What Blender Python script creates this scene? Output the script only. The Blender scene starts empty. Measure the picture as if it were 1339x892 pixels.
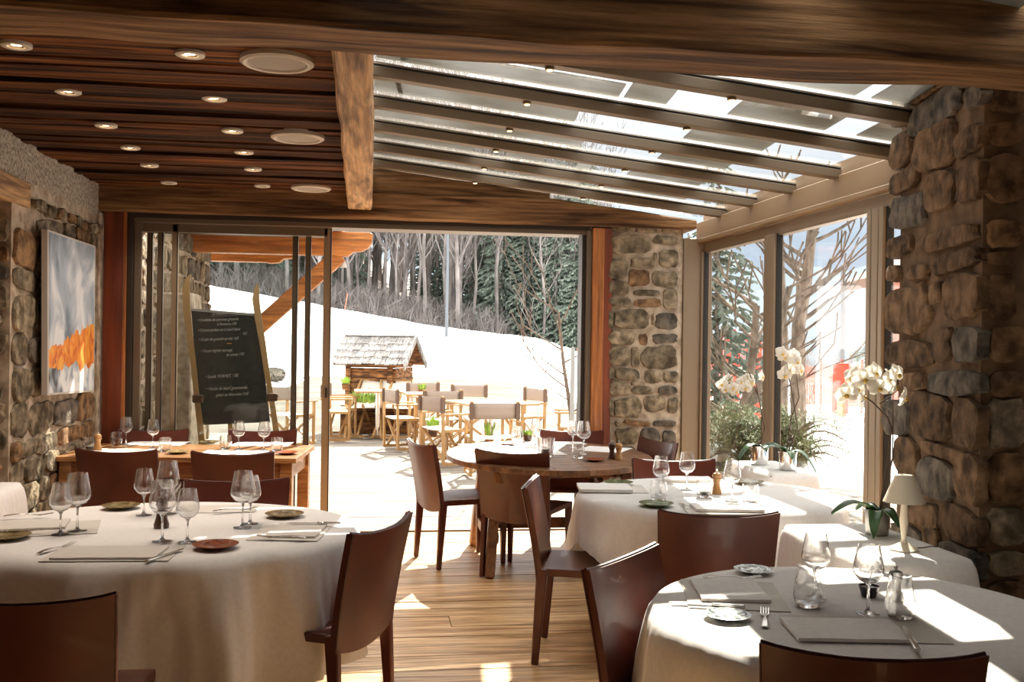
import bpy, bmesh, math, random
from math import sin, cos, pi, radians, sqrt, atan2
from mathutils import Vector, Matrix, noise
random.seed(7)
SC = bpy.context.scene
COL = SC.collection
# ---------------------------------------------------------------- camera
F_PX, YAW, ROLL, EYE = 1300.0, radians(8.0), 0.014, 1.55
cd = bpy.data.cameras.new('camera'); cam = bpy.data.objects.new('camera', cd); COL.objects.link(cam)
cd.sensor_width = 36.0; cd.lens = 36.0 * F_PX / 1339; cd.clip_start = 0.05; cd.clip_end = 3000
cam.matrix_world = Matrix.Translation((0, 0, EYE)) @ Matrix.Rotation(-YAW, 4, 'Z') @ Matrix.Rotation(pi/2, 4, 'X') @ Matrix.Rotation(ROLL, 4, 'Z')
SC.camera = cam
# ---------------------------------------------------------------- world, sun, lamps, exposure
w = bpy.data.worlds.new('sky'); SC.world = w; w.use_nodes = True
nt = w.node_tree; nt.nodes.clear()
wo = nt.nodes.new('ShaderNodeOutputWorld'); bg = nt.nodes.new('ShaderNodeBackground'); tc = nt.nodes.new('ShaderNodeTexCoord')
sx = nt.nodes.new('ShaderNodeSeparateXYZ'); cr = nt.nodes.new('ShaderNodeValToRGB')
nt.links.new(tc.outputs['Generated'], sx.inputs[0]); nt.links.new(sx.outputs[2], cr.inputs[0])
cr.color_ramp.elements[0].position = 0.10; cr.color_ramp.elements[0].color = (0.38, 0.45, 0.54, 1)
cr.color_ramp.elements[1].position = 0.27; cr.color_ramp.elements[1].color = (0.95, 0.96, 0.97, 1)
_e = cr.color_ramp.elements.new(0.6); _e.color = (1.7, 1.68, 1.62, 1)
nt.links.new(cr.outputs[0], bg.inputs[0]); bg.inputs[1].default_value = 1.0
nt.links.new(bg.outputs[0], wo.inputs[0])
sd = bpy.data.lights.new('sun', 'SUN'); sd.energy = 10.0; sd.angle = 0.009; sd.color = (1.0, 0.91, 0.78)
sun = bpy.data.objects.new('sun', sd); COL.objects.link(sun)
SUNV = Vector((0.34, 0.94, 0)).normalized() * cos(radians(43)) + Vector((0, 0, sin(radians(43))))
sun.rotation_euler = SUNV.to_track_quat('Z', 'Y').to_euler()
def area(name, loc, target, sx_, sy_, power, color):
    d = bpy.data.lights.new(name, 'AREA'); d.shape = 'RECTANGLE'; d.size = sx_; d.size_y = sy_; d.energy = power; d.color = color
    o = bpy.data.objects.new(name, d); COL.objects.link(o); o.location = loc
    o.rotation_euler = (Vector(loc) - Vector(target)).to_track_quat('Z', 'Y').to_euler(); return o
area('window_light_behind', (-0.6, -3.2, 1.7), (0.2, 5, 1.0), 3.4, 1.6, 0.6, (1.0, 0.86, 0.72))  # unseen area light added to fill the room from behind the camera
area('window_light_right', (3.2, 0.6, 1.5), (-0.8, 5.2, 0.9), 1.6, 1.5, 2, (1.0, 0.93, 0.86))  # unseen area light added to lift the interior from the right
SC.view_settings.view_transform = 'Standard'; SC.view_settings.look = 'None'
SC.view_settings.exposure = 0.9; SC.view_settings.gamma = 1.0; SC.view_settings.use_curve_mapping = False
SC.cycles.max_bounces = 10; SC.cycles.transmission_bounces = 10; SC.cycles.transparent_max_bounces = 24; SC.cycles.glossy_bounces = 4
SC.cycles.caustics_reflective = False; SC.cycles.caustics_refractive = False
SC.cycles.sample_clamp_indirect = 6.0
# ---------------------------------------------------------------- pixel -> point helpers (real surfaces only)
FW = (sin(YAW), cos(YAW)); RT = (cos(YAW), -sin(YAW))
def ray(px, py):
    u = px - 669.5; v = 446 - py
    u2 = u*cos(ROLL) - v*sin(ROLL); v2 = v*cos(ROLL) + u*sin(ROLL)
    return Vector((FW[0]*F_PX + RT[0]*u2, FW[1]*F_PX + RT[1]*u2, v2))
def atz(px, py, z):
    d = ray(px, py); t = (z - EYE)/d.z; return Vector((d.x*t, d.y*t, z))
def aty(px, py, y):
    d = ray(px, py); t = y/d.y; return Vector((d.x*t, y, EYE + d.z*t))
def onplane(px, py, p0, n):
    d = ray(px, py); o = Vector((0, 0, EYE)); t = (Vector(p0) - o).dot(n)/d.dot(n); return o + d*t
# ---------------------------------------------------------------- materials
MATS = {}
def mat(name, color, rough=0.6, metal=0.0, coat=0.0, spec=0.5):
    m = bpy.data.materials.new(name); m.use_nodes = True; b = m.node_tree.nodes['Principled BSDF']
    b.inputs['Base Color'].default_value = (*color, 1); b.inputs['Roughness'].default_value = rough
    b.inputs['Metallic'].default_value = metal; b.inputs['Coat Weight'].default_value = coat
    b.inputs['Specular IOR Level'].default_value = spec
    MATS[name] = m; return m
def textured(name, c1, c2, scale=(1, 1, 1), freq=6.0, rough=0.6, bump=0.3, detail=6, obj_var=0.25, coat=0.0, c3=None, dist=0.01, lo=0.35, hi=0.65, coord='Object', spec=0.5, distort=0.0, grain=0):
    """noise-mixed colour with per-object value shift and matching bump"""
    m = mat(name, c1, rough, coat=coat, spec=spec); t = m.node_tree; b = t.nodes['Principled BSDF']
    co = t.nodes.new('ShaderNodeTexCoord'); mp = t.nodes.new('ShaderNodeMapping'); nz = t.nodes.new('ShaderNodeTexNoise')
    oi = t.nodes.new('ShaderNodeObjectInfo'); ad = t.nodes.new('ShaderNodeVectorMath'); ad.operation = 'ADD'
    ml = t.nodes.new('ShaderNodeMath'); ml.operation = 'MULTIPLY'; ml.inputs[1].default_value = 40
    t.links.new(oi.outputs['Random'], ml.inputs[0]); t.links.new(co.outputs[coord], ad.inputs[0]); t.links.new(ml.outputs[0], ad.inputs[1])
    mp.inputs['Scale'].default_value = scale; t.links.new(ad.outputs[0], mp.inputs[0]); t.links.new(mp.outputs[0], nz.inputs[0])
    nz.inputs['Scale'].default_value = freq; nz.inputs['Detail'].default_value = detail; nz.inputs['Distortion'].default_value = distort
    r = t.nodes.new('ShaderNodeValToRGB'); r.color_ramp.elements[0].position = lo; r.color_ramp.elements[1].position = hi
    r.color_ramp.elements[0].color = (*c1, 1); r.color_ramp.elements[1].color = (*c2, 1)
    if c3: e = r.color_ramp.elements.new((lo + hi)/2); e.color = (*c3, 1)
    t.links.new(nz.outputs[0], r.inputs[0])
    hs = t.nodes.new('ShaderNodeHueSaturation'); mr = t.nodes.new('ShaderNodeMapRange')
    mr.inputs['To Min'].default_value = 1 - obj_var; mr.inputs['To Max'].default_value = 1 + obj_var
    t.links.new(oi.outputs['Random'], mr.inputs[0]); t.links.new(mr.outputs[0], hs.inputs['Value']); t.links.new(r.outputs[0], hs.inputs['Color'])
    t.links.new(hs.outputs[0], b.inputs['Base Color'])
    if grain:
        n2 = t.nodes.new('ShaderNodeTexNoise'); m2 = t.nodes.new('ShaderNodeMapping'); m2.inputs['Scale'].default_value = tuple(q*grain if q > 1.5 else q*1.5 for q in scale)
        t.links.new(ad.outputs[0], m2.inputs[0]); t.links.new(m2.outputs[0], n2.inputs[0]); n2.inputs['Scale'].default_value = freq; n2.inputs['Detail'].default_value = 8; n2.inputs['Roughness'].default_value = 0.7
        r2 = t.nodes.new('ShaderNodeMapRange'); r2.inputs['From Min'].default_value = 0.3; r2.inputs['From Max'].default_value = 0.62; r2.inputs['To Min'].default_value = 0.35; r2.inputs['To Max'].default_value = 1.15; t.links.new(n2.outputs[0], r2.inputs[0])
        vm = t.nodes.new('ShaderNodeVectorMath'); vm.operation = 'SCALE'; t.links.new(hs.outputs[0], vm.inputs[0]); t.links.new(r2.outputs[0], vm.inputs['Scale']); t.links.new(vm.outputs[0], b.inputs['Base Color']); nz = n2
    if bump:
        bp = t.nodes.new('ShaderNodeBump'); bp.inputs['Strength'].default_value = bump; bp.inputs['Distance'].default_value = dist
        t.links.new(nz.outputs[0], bp.inputs['Height']); t.links.new(bp.outputs[0], b.inputs['Normal'])
    return m
def emit(name, color, s):
    m = bpy.data.materials.new(name); m.use_nodes = True; b = m.node_tree.nodes['Principled BSDF']
    b.inputs['Emission Color'].default_value = (*color, 1); b.inputs['Emission Strength'].default_value = s; MATS[name] = m; return m
def glassy(name, tint=(1, 1, 1), edge=None, rough=0.0, ior=1.45, gl=(1, 1, 1), fmax=0.8):
    m = bpy.data.materials.new(name); m.use_nodes = True; t = m.node_tree; t.nodes.clear()
    o = t.nodes.new('ShaderNodeOutputMaterial'); mx = t.nodes.new('ShaderNodeMixShader'); fr = t.nodes.new('ShaderNodeMapRange')
    lf = t.nodes.new('ShaderNodeLayerWeight'); lf.inputs[0].default_value = 0.5; pw = t.nodes.new('ShaderNodeMath'); pw.operation = 'POWER'; pw.inputs[1].default_value = 4.5
    t.links.new(lf.outputs['Facing'], pw.inputs[0]); t.links.new(pw.outputs[0], fr.inputs[0])
    fr.inputs['To Min'].default_value = ((ior-1)/(ior+1))**2; fr.inputs['To Max'].default_value = fmax
    tr = t.nodes.new('ShaderNodeBsdfTransparent'); gb = t.nodes.new('ShaderNodeBsdfGlossy')
    gb.inputs['Roughness'].default_value = rough; gb.inputs[0].default_value = (*gl, 1)
    tr.inputs[0].default_value = (*tint, 1)
    if edge:
        lw = t.nodes.new('ShaderNodeLayerWeight'); lw.inputs[0].default_value = 0.3; mc = t.nodes.new('ShaderNodeMix'); mc.data_type = 'RGBA'
        t.links.new(lw.outputs['Facing'], mc.inputs[0]); mc.inputs[6].default_value = (*tint, 1); mc.inputs[7].default_value = (*edge, 1)
        t.links.new(mc.outputs[2], tr.inputs[0])
    t.links.new(fr.outputs[0], mx.inputs[0]); t.links.new(tr.outputs[0], mx.inputs[1]); t.links.new(gb.outputs[0], mx.inputs[2]); t.links.new(mx.outputs[0], o.inputs[0])
    MATS[name] = m; return m
textured('beam', (0.075, 0.035, 0.016), (0.42, 0.235, 0.11), (0.5, 7, 7), 2.2, 0.75, 0.6, spec=0.2, c3=(0.26, 0.135, 0.058), dist=0.02, obj_var=0.1, distort=0.6, grain=3)
textured('beam_y', (0.26, 0.13, 0.055), (0.72, 0.45, 0.23), (6, 0.6, 6), 2.4, 0.75, 0.6, c3=(0.60, 0.35, 0.16), dist=0.02, obj_var=0.0, distort=0.8, grain=3)
textured('ceiling_wood', (0.014, 0.005, 0.002), (0.25, 0.088, 0.022), (0.5, 12, 12), 2.2, 0.75, 0.7, spec=0.15, c3=(0.095, 0.031, 0.009), dist=0.02, obj_var=0.5, distort=0.5, grain=2.5)
textured('floor_wood', (0.46, 0.24, 0.10), (0.88, 0.60, 0.33), (0.8, 10, 5), 2.2, 0.34, 0.25, c3=(0.72, 0.45, 0.22), dist=0.004, obj_var=0.16, distort=1.0, grain=2.5)
textured('deck_wood', (0.23, 0.205, 0.175), (0.39, 0.355, 0.31), (0.8, 10, 5), 2.5, 0.85, 0.2, dist=0.004, obj_var=0.13, spec=0.05)
textured('post_wood', (0.30, 0.085, 0.018), (0.62, 0.23, 0.06), (9, 9, 0.6), 1.8, 0.45, 0.1, obj_var=0.05, coat=0.2, grain=2)
textured('post_dark', (0.12, 0.022, 0.008), (0.24, 0.05, 0.015), (9, 9, 0.6), 1.8, 0.45, 0.1, obj_var=0.05, coat=0.2)
textured('orange_wood', (0.42, 0.13, 0.025), (0.66, 0.26, 0.06), (0.6, 6, 6), 2.0, 0.5, 0.1, obj_var=0.08, grain=2.5)
textured('table_wood', (0.27, 0.11, 0.035), (0.52, 0.26, 0.10), (1, 8, 8), 2.0, 0.32, 0.08, obj_var=0.05, coat=0.35, grain=3)
textured('rustic_wood', (0.10, 0.038, 0.014), (0.34, 0.16, 0.065), (2, 7, 2), 2.5, 0.5, 0.35, obj_var=0.1, coat=0.15, grain=3)
textured('pale_wood', (0.36, 0.20, 0.07), (0.48, 0.29, 0.12), (4, 4, 2), 3, 0.5, 0.05, obj_var=0.08)
textured('hut_wood', (0.05, 0.02, 0.008), (0.45, 0.21, 0.07), (1.5, 3, 9), 3.0, 0.8, 0.4, obj_var=0.25, c3=(0.24, 0.10, 0.032), grain=3)
textured('shingle', (0.16, 0.15, 0.14), (0.44, 0.42, 0.40), (12, 2, 2), 4, 0.85, 0.5, obj_var=0.3)
textured('stone', (0.085, 0.066, 0.042), (0.38, 0.30, 0.20), (1, 1, 1), 13, 0.9, 1.0, c3=(0.20, 0.158, 0.105), dist=0.035, obj_var=0.28, detail=12, spec=0.2)
textured('stone_rust', (0.09, 0.05, 0.026), (0.36, 0.215, 0.11), (1, 1, 1), 13, 0.9, 1.0, dist=0.035, obj_var=0.25, detail=12, spec=0.2)
textured('stone_umber', (0.055, 0.032, 0.017), (0.23, 0.14, 0.078), (1, 1, 1), 13, 0.9, 1.0, dist=0.035, obj_var=0.28, detail=12, spec=0.2)  # darkened brown, includes the dim light on the right pillar
textured('stone_dark', (0.05, 0.043, 0.035), (0.20, 0.165, 0.13), (1, 1, 1), 13, 0.85, 1.0, dist=0.035, obj_var=0.2, detail=12, spec=0.2)
textured('mortar', (0.33, 0.25, 0.175), (0.62, 0.51, 0.39), (1, 1, 1), 14, 0.95, 0.6, obj_var=0.05, dist=0.01)
textured('mortar_brown', (0.13, 0.078, 0.042), (0.24, 0.15, 0.085), (1, 1, 1), 12, 0.95, 0.6, obj_var=0.05, dist=0.01)  # dim light on the right pillar mixed into this brown
textured('plaster', (0.22, 0.18, 0.14), (0.55, 0.47, 0.38), (1, 1, 1), 45, 0.95, 1.0, obj_var=0.0, dist=0.02)
textured('leather', (0.072, 0.013, 0.007), (0.115, 0.023, 0.010), (1, 1, 1), 5, 0.36, 0.0, obj_var=0.12, coat=0.15)
textured('leather_dark', (0.06, 0.012, 0.008), (0.085, 0.018, 0.011), (1, 1, 1), 5, 0.4, 0.0, obj_var=0.1, coat=0.1)
textured('linen', (0.82, 0.785, 0.755), (0.88, 0.845, 0.815), (1, 1, 1), 60, 0.85, 0.1, obj_var=0.0, dist=0.002)
textured('napkin', (0.84, 0.80, 0.77), (0.90, 0.865, 0.83), (1, 1, 1), 50, 0.85, 0.1, obj_var=0.03, dist=0.002)
textured('placemat', (0.66, 0.61, 0.55), (0.74, 0.69, 0.63), (1, 30, 1), 12, 0.85, 0.1, obj_var=0.03, dist=0.002)
textured('snow', (0.88, 0.89, 0.92), (0.94, 0.94, 0.95), (1, 1, 1), 1.2, 0.7, 0.5, obj_var=0.0, dist=0.15)
textured('gravel', (0.16, 0.147, 0.13), (0.235, 0.218, 0.196), (1, 1, 1), 0.8, 0.9, 0.2, obj_var=0.0, detail=12, spec=0.0)
textured('bark', (0.10, 0.075, 0.055), (0.26, 0.20, 0.155), (3, 3, 1), 5, 0.9, 0.4, obj_var=0.2)
textured('forest_bark', (0.17, 0.15, 0.14), (0.34, 0.30, 0.28), (1, 1, 1), 1, 0.9, 0.0, obj_var=0.35)  # forest haze mixed into this pale grey
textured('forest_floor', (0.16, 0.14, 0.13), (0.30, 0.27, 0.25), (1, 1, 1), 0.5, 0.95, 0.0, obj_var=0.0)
textured('needles', (0.13, 0.17, 0.13), (0.26, 0.31, 0.25), (1, 1, 1), 2, 0.8, 0.0, obj_var=0.25)  # green lightened, forest haze put into the colour
textured('pine_needles', (0.10, 0.14, 0.05), (0.26, 0.30, 0.14), (1, 1, 1), 5, 0.7, 0.0, obj_var=0.2)
textured('grass', (0.20, 0.38, 0.04), (0.42, 0.62, 0.10), (1, 1, 1), 6, 0.6, 0.0, obj_var=0.2)
textured('leaf', (0.02, 0.06, 0.015), (0.05, 0.13, 0.035), (1, 1, 1), 8, 0.3, 0.0, obj_var=0.2, coat=0.3)
textured('mountain', (0.42, 0.48, 0.54), (0.46, 0.52, 0.57), (1, 1, 1), 0.02, 1.0, 0.0, obj_var=0.0)  # pale blue carries the distance haze
textured('dish_brown', (0.16, 0.035, 0.012), (0.30, 0.075, 0.025), (1, 1, 1), 30, 0.25, 0.0, obj_var=0.0, coat=0.5)
textured('dish_olive', (0.15, 0.10, 0.04), (0.34, 0.26, 0.12), (1, 1, 1), 30, 0.25, 0.0, obj_var=0.0, coat=0.5)
textured('dish_green', (0.08, 0.12, 0.05), (0.24, 0.30, 0.16), (1, 1, 1), 30, 0.25, 0.0, obj_var=0.0, coat=0.5)
textured('dish_pattern', (0.03, 0.07, 0.06), (0.80, 0.82, 0.78), (1, 1, 1), 45, 0.2, 0.0, obj_var=0.0, coat=0.6, lo=0.45, hi=0.55)
mat('bronze', (0.17, 0.125, 0.085), 0.42, 0.35); mat('bronze_dark', (0.035, 0.025, 0.018), 0.5, 0.2)
mat('rafter_paint', (0.17, 0.12, 0.075), 0.45, 0.15); mat('gasket', (0.02, 0.018, 0.015), 0.7); mat('rafter_trim', (0.40, 0.35, 0.29), 0.35, 0.4)
mat('eave_paint', (0.31, 0.20, 0.11), 0.5, 0.1); mat('mullion', (0.29, 0.21, 0.135), 0.42, 0.25)
mat('white_paint', (0.66, 0.60, 0.53), 0.5); mat('grille', (0.44, 0.40, 0.36), 0.8)
mat('canvas_edge', (0.60, 0.54, 0.49), 0.8); mat('steel', (0.75, 0.73, 0.70), 0.22, 1.0); mat('pot_metal', (0.80, 0.77, 0.74), 0.16, 1.0); mat('pot_grey', (0.38, 0.36, 0.34), 0.35, 0.7)
mat('black_ceramic', (0.02, 0.015, 0.012), 0.25); mat('mill_light', (0.52, 0.26, 0.09), 0.4, coat=0.3); mat('mill_dark', (0.075, 0.028, 0.012), 0.35, coat=0.3); mat('mill_grey', (0.13, 0.115, 0.10), 0.4)
mat('petal', (0.86, 0.83, 0.78), 0.6); mat('lip', (0.75, 0.50, 0.10), 0.5); mat('stem', (0.09, 0.055, 0.03), 0.6); mat('soil', (0.05, 0.03, 0.02), 0.9)
mat('shade_cream', (0.78, 0.70, 0.55), 0.5); mat('chair_canvas', (0.38, 0.305, 0.255), 0.85); mat('chair_sleeve', (0.17, 0.11, 0.08), 0.85); mat('cream_canvas', (0.80, 0.74, 0.64), 0.85)
mat('slate', (0.035, 0.038, 0.036), 0.35); mat('chalk', (0.5, 0.5, 0.49), 0.9); mat('ski_wood', (0.42, 0.27, 0.12), 0.4, coat=0.4); mat('ski_binding', (0.12, 0.06, 0.035), 0.6)
mat('net_orange', (0.85, 0.22, 0.13), 0.7); mat('mat_red', (0.80, 0.10, 0.06), 0.6); mat('white_pole', (0.36, 0.37, 0.37), 0.4); mat('wax', (0.82, 0.78, 0.72), 0.6); mat('roof_brown', (0.20, 0.12, 0.09), 0.8)
mat('grey_pole', (0.15, 0.17, 0.19), 0.5); mat('concrete', (0.42, 0.38, 0.33), 0.9); mat('brick_red', (0.42, 0.13, 0.08), 0.9)
emit('spot_glow', (1.0, 0.66, 0.30), 12.0); emit('rafter_glow', (1.0, 0.55, 0.22), 3.0)
glassy('pane', (0.95, 0.96, 0.955), ior=1.3, fmax=0.45); glassy('wineglass', (1.0, 1.0, 1.0), edge=(0.62, 0.62, 0.62), ior=1.45, fmax=0.6)
def refract_mix():
    t = MATS['wineglass'].node_tree; o = [n for n in t.nodes if n.type == 'OUTPUT_MATERIAL'][0]; src = o.inputs[0].links[0].from_socket
    g = t.nodes.new('ShaderNodeBsdfGlass'); g.inputs['IOR'].default_value = 1.48; g.inputs['Roughness'].default_value = 0.0; mx = t.nodes.new('ShaderNodeMixShader'); mx.inputs[0].default_value = 0.88
    t.links.new(src, mx.inputs[1]); t.links.new(g.outputs[0], mx.inputs[2]); t.links.new(mx.outputs[0], o.inputs[0])
refract_mix()
def frost():
    m = bpy.data.materials.new('frosted'); m.use_nodes = True; t = m.node_tree; t.nodes.clear()
    o = t.nodes.new('ShaderNodeOutputMaterial'); a = t.nodes.new('ShaderNodeBsdfTranslucent'); g = t.nodes.new('ShaderNodeBsdfPrincipled'); mx = t.nodes.new('ShaderNodeMixShader')
    n = t.nodes.new('ShaderNodeTexNoise'); c = t.nodes.new('ShaderNodeTexCoord'); r = t.nodes.new('ShaderNodeValToRGB')
    t.links.new(c.outputs['Object'], n.inputs[0]); n.inputs['Scale'].default_value = 1.1; n.inputs['Detail'].default_value = 4; t.links.new(n.outputs[0], r.inputs[0])
    r.color_ramp.elements[0].position = 0.35; r.color_ramp.elements[0].color = (0.20, 0.185, 0.16, 1); r.color_ramp.elements[1].position = 0.7; r.color_ramp.elements[1].color = (0.46, 0.46, 0.46, 1)
    t.links.new(r.outputs[0], a.inputs[0]); g.inputs['Base Color'].default_value = (0.32, 0.31, 0.29, 1); g.inputs['Roughness'].default_value = 0.3
    mx.inputs[0].default_value = 0.3; t.links.new(a.outputs[0], mx.inputs[1]); t.links.new(g.outputs[0], mx.inputs[2]); t.links.new(mx.outputs[0], o.inputs[0]); MATS['frosted'] = m
frost()
def petal_translucent():
    m = MATS['petal']; b = m.node_tree.nodes['Principled BSDF']; b.inputs['Subsurface Weight'].default_value = 0.0
    t = m.node_tree; a = t.nodes.new('ShaderNodeBsdfTranslucent'); a.inputs[0].default_value = (0.9, 0.86, 0.76, 1); mx = t.nodes.new('ShaderNodeMixShader'); mx.inputs[0].default_value = 0.35
    o = [n for n in t.nodes if n.type == 'OUTPUT_MATERIAL'][0]; t.links.new(b.outputs[0], mx.inputs[1]); t.links.new(a.outputs[0], mx.inputs[2]); t.links.new(mx.outputs[0], o.inputs[0])
petal_translucent()
# ---------------------------------------------------------------- mesh collector
class MB:
    def __init__(s): s.v = []; s.f = []
    def add(s, vs, fs):
        n = len(s.v); s.v += [tuple(p) for p in vs]; s.f += [tuple(i + n for i in f) for f in fs]; return s
    def box(s, lo, hi):
        (a, b, c), (d, e, g) = lo, hi
        return s.add([(a,b,c),(d,b,c),(d,e,c),(a,e,c),(a,b,g),(d,b,g),(d,e,g),(a,e,g)],
                     [(0,3,2,1),(4,5,6,7),(0,1,5,4),(1,2,6,5),(2,3,7,6),(3,0,4,7)])
    def hexa(s, p):   # 8 points, bottom 4 then top 4, counter-clockwise from above
        return s.add(p, [(0,3,2,1),(4,5,6,7),(0,1,5,4),(1,2,6,5),(2,3,7,6),(3,0,4,7)])
    def bar(s, a, b, wx, wy, wx2=None, wy2=None, up=(0, 0, 1)):  # rectangular bar a -> b
        a = Vector(a); b = Vector(b); d = (b - a).normalized(); up = Vector(up)
        if abs(d.dot(up)) > 0.95: up = Vector((0, 1, 0))
        x = d.cross(up).normalized(); y = x.cross(d).normalized(); wx2 = wx2 or wx; wy2 = wy2 or wy
        P = []
        for c, p, q in ((a, wx/2, wy/2), (b, wx2/2, wy2/2)):
            P += [c - x*p - y*q, c + x*p - y*q, c + x*p + y*q, c - x*p + y*q]
        return s.add(P, [(0,3,2,1),(4,5,6,7),(0,1,5,4),(1,2,6,5),(2,3,7,6),(3,0,4,7)])
    def tube(s, pts, rad, n=6, cap=True):
        pts = [Vector(p) for p in pts]; rad = rad if isinstance(rad, (list, tuple)) else [rad]*len(pts)
        V = []; F = []; ref = None
        for i, p in enumerate(pts):
            d = (pts[min(i+1, len(pts)-1)] - pts[max(i-1, 0)]).normalized()
            if ref is None: ref = d.orthogonal().normalized()
            ref = (ref - d*ref.dot(d)); ref = ref.normalized() if ref.length > 1e-6 else d.orthogonal().normalized()
            y = d.cross(ref)
            V += [p + (ref*cos(2*pi*k/n) + y*sin(2*pi*k/n))*rad[i] for k in range(n)]
        for i in range(len(pts)-1):
            for k in range(n): F.append((i*n+k, i*n+(k+1) % n, (i+1)*n+(k+1) % n, (i+1)*n+k))
        if cap: F.append(tuple(range(n))[::-1]); F.append(tuple((len(pts)-1)*n+k for k in range(n)))
        return s.add(V, F)
    def lathe(s, prof, n=24, c=(0, 0, 0)):
        V = []; F = []
        for r, z in prof: V += [(c[0]+r*cos(2*pi*k/n), c[1]+r*sin(2*pi*k/n), c[2]+z) for k in range(n)]
        for i in range(len(prof)-1):
            for k in range(n): F.append((i*n+k, i*n+(k+1) % n, (i+1)*n+(k+1) % n, (i+1)*n+k))
        return s.add(V, F)
    def prism(s, poly, z0, z1):
        n = len(poly); V = [(x, y, z0) for x, y in poly] + [(x, y, z1) for x, y in poly]
        return s.add(V, [tuple(range(n))[::-1], tuple(range(n, 2*n))] + [(i, (i+1) % n, n+(i+1) % n, n+i) for i in range(n)])
    def grid(s, fn, nu, nv):
        V = [fn(i/nu, j/nv) for j in range(nv+1) for i in range(nu+1)]
        return s.add(V, [(j*(nu+1)+i, j*(nu+1)+i+1, (j+1)*(nu+1)+i+1, (j+1)*(nu+1)+i) for j in range(nv) for i in range(nu)])
    def xf(s, M): s.v = [tuple(M @ Vector(p)) for p in s.v]; return s
    def build(s, name, m, parent=None, smooth=True, angle=35, bevel=0, solid=0, fix=False):
        me = bpy.data.meshes.new(name); me.from_pydata(s.v, [], s.f); me.update()
        if fix:
            bm = bmesh.new(); bm.from_mesh(me); bmesh.ops.recalc_face_normals(bm, faces=bm.faces); bm.to_mesh(me); bm.free()
        if smooth and s.f:
            me.polygons.foreach_set('use_smooth', [True]*len(me.polygons)); me.set_sharp_from_angle(angle=radians(angle))
        me.materials.append(MATS[m]); o = bpy.data.objects.new(name, me); COL.objects.link(o)
        if parent: o.parent = parent
        if solid: md = o.modifiers.new('s', 'SOLIDIFY'); md.thickness = solid; md.offset = 0
        if bevel: md = o.modifiers.new('b', 'BEVEL'); md.width = bevel; md.segments = 2; md.limit_method = 'ANGLE'
        return o
def tag(o, label, cat=None, group=None, kind=None):
    o['label'] = label
    if cat: o['category'] = cat
    if group: o['group'] = group
    if kind: o['kind'] = kind
    return o
def thing(name, label, cat, loc=(0, 0, 0), rz=0, group=None):
    o = bpy.data.objects.new(name, None); COL.objects.link(o); o.location = loc; o.rotation_euler = (0, 0, rz); o.empty_display_size = 0.1
    return tag(o, label, cat, group)
KIDS = {}
def kids(o): return [c for c in COL.objects if c.parent == o]
def dup(root, loc, rz=0, label=None, group=None, scale=None):
    r = root.copy(); COL.objects.link(r); r.location = loc; r.rotation_euler = (0, 0, rz)
    if scale: r.scale = scale if hasattr(scale, '__len__') else (scale,)*3
    if label: r['label'] = label
    if group: r['group'] = group
    if root.name not in KIDS: KIDS[root.name] = [(c, kids(c)) for c in kids(root)]
    for c, g in KIDS[root.name]:
        k = c.copy(); COL.objects.link(k); k.parent = r
        for q in g: h = q.copy(); COL.objects.link(h); h.parent = k
    return r
class Kind:
    """first use moves the prototype, later uses copy it"""
    def __init__(s, mk): s.mk = mk; s.root = None; s.used = False
    def put(s, loc, rz, label, group=None, scale=None):
        if s.root is None:
            s.root = s.mk(); KIDS[s.root.name] = [(c, kids(c)) for c in kids(s.root)]; s.root.location = loc; s.root.rotation_euler = (0, 0, rz); s.root['label'] = label
            if group: s.root['group'] = group
            if scale: s.root.scale = scale if hasattr(scale, '__len__') else (scale,)*3
            return s.root
        return dup(s.root, loc, rz, label, group, scale or (1, 1, 1))
ORD = ['first', 'second', 'third', 'fourth', 'fifth', 'sixth', 'seventh', 'eighth', 'ninth', 'tenth', 'eleventh', 'twelfth']
# ================================================================ SETTING
YW = 8.07           # plane of the terrace doors
def struct(o, label=None):
    o['kind'] = 'structure'
    if label: o['label'] = label
    return o
fl = struct(MB().box((-3.6, 0.2, -0.12), (4.2, YW, -0.03)).build('floor', 'bronze_dark', smooth=False), 'old wooden board floor of the dining room')
y = 0.6; rnd = random.Random(3)
while y < YW - 0.03:
    wd = rnd.choice((0.15, 0.17, 0.19, 0.21)); y1 = min(y + wd, YW - 0.02); x = -3.5 - rnd.random()*1.5
    while x < 4.1:
        L = rnd.uniform(2.2, 4.2); x1 = min(x + L, 4.15); xa = max(x, -3.5)
        if x1 - xa > 0.15:
            dz = rnd.uniform(-0.003, 0.0)
            mb = MB().box((xa+0.002, y+0.003, -0.03), (x1-0.002, y1-0.003, dz)); o = mb.build('floor_board', 'floor_wood', fl, smooth=False)
        x += L
    y += wd
dk = struct(MB().box((-6, YW+0.02, -0.14), (5.2, 16.7, -0.04)).build('floor', 'bronze_dark', smooth=False), 'weathered sunlit wooden terrace deck outside the doors')
y = YW + 0.03; k = 0
while y < 16.6:
    MB().box((-6, y+0.004, -0.04), (5.2, y+0.136, rnd.uniform(-0.014, -0.010))).build('deck_board', 'deck_wood', dk, smooth=False); y += 0.14
th = struct(MB().box((-1.86, YW-0.03, -0.01), (1.74, YW+0.045, 0.012)).build('trim_1', 'bronze', smooth=False), 'brown metal door threshold across the floor')
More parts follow.
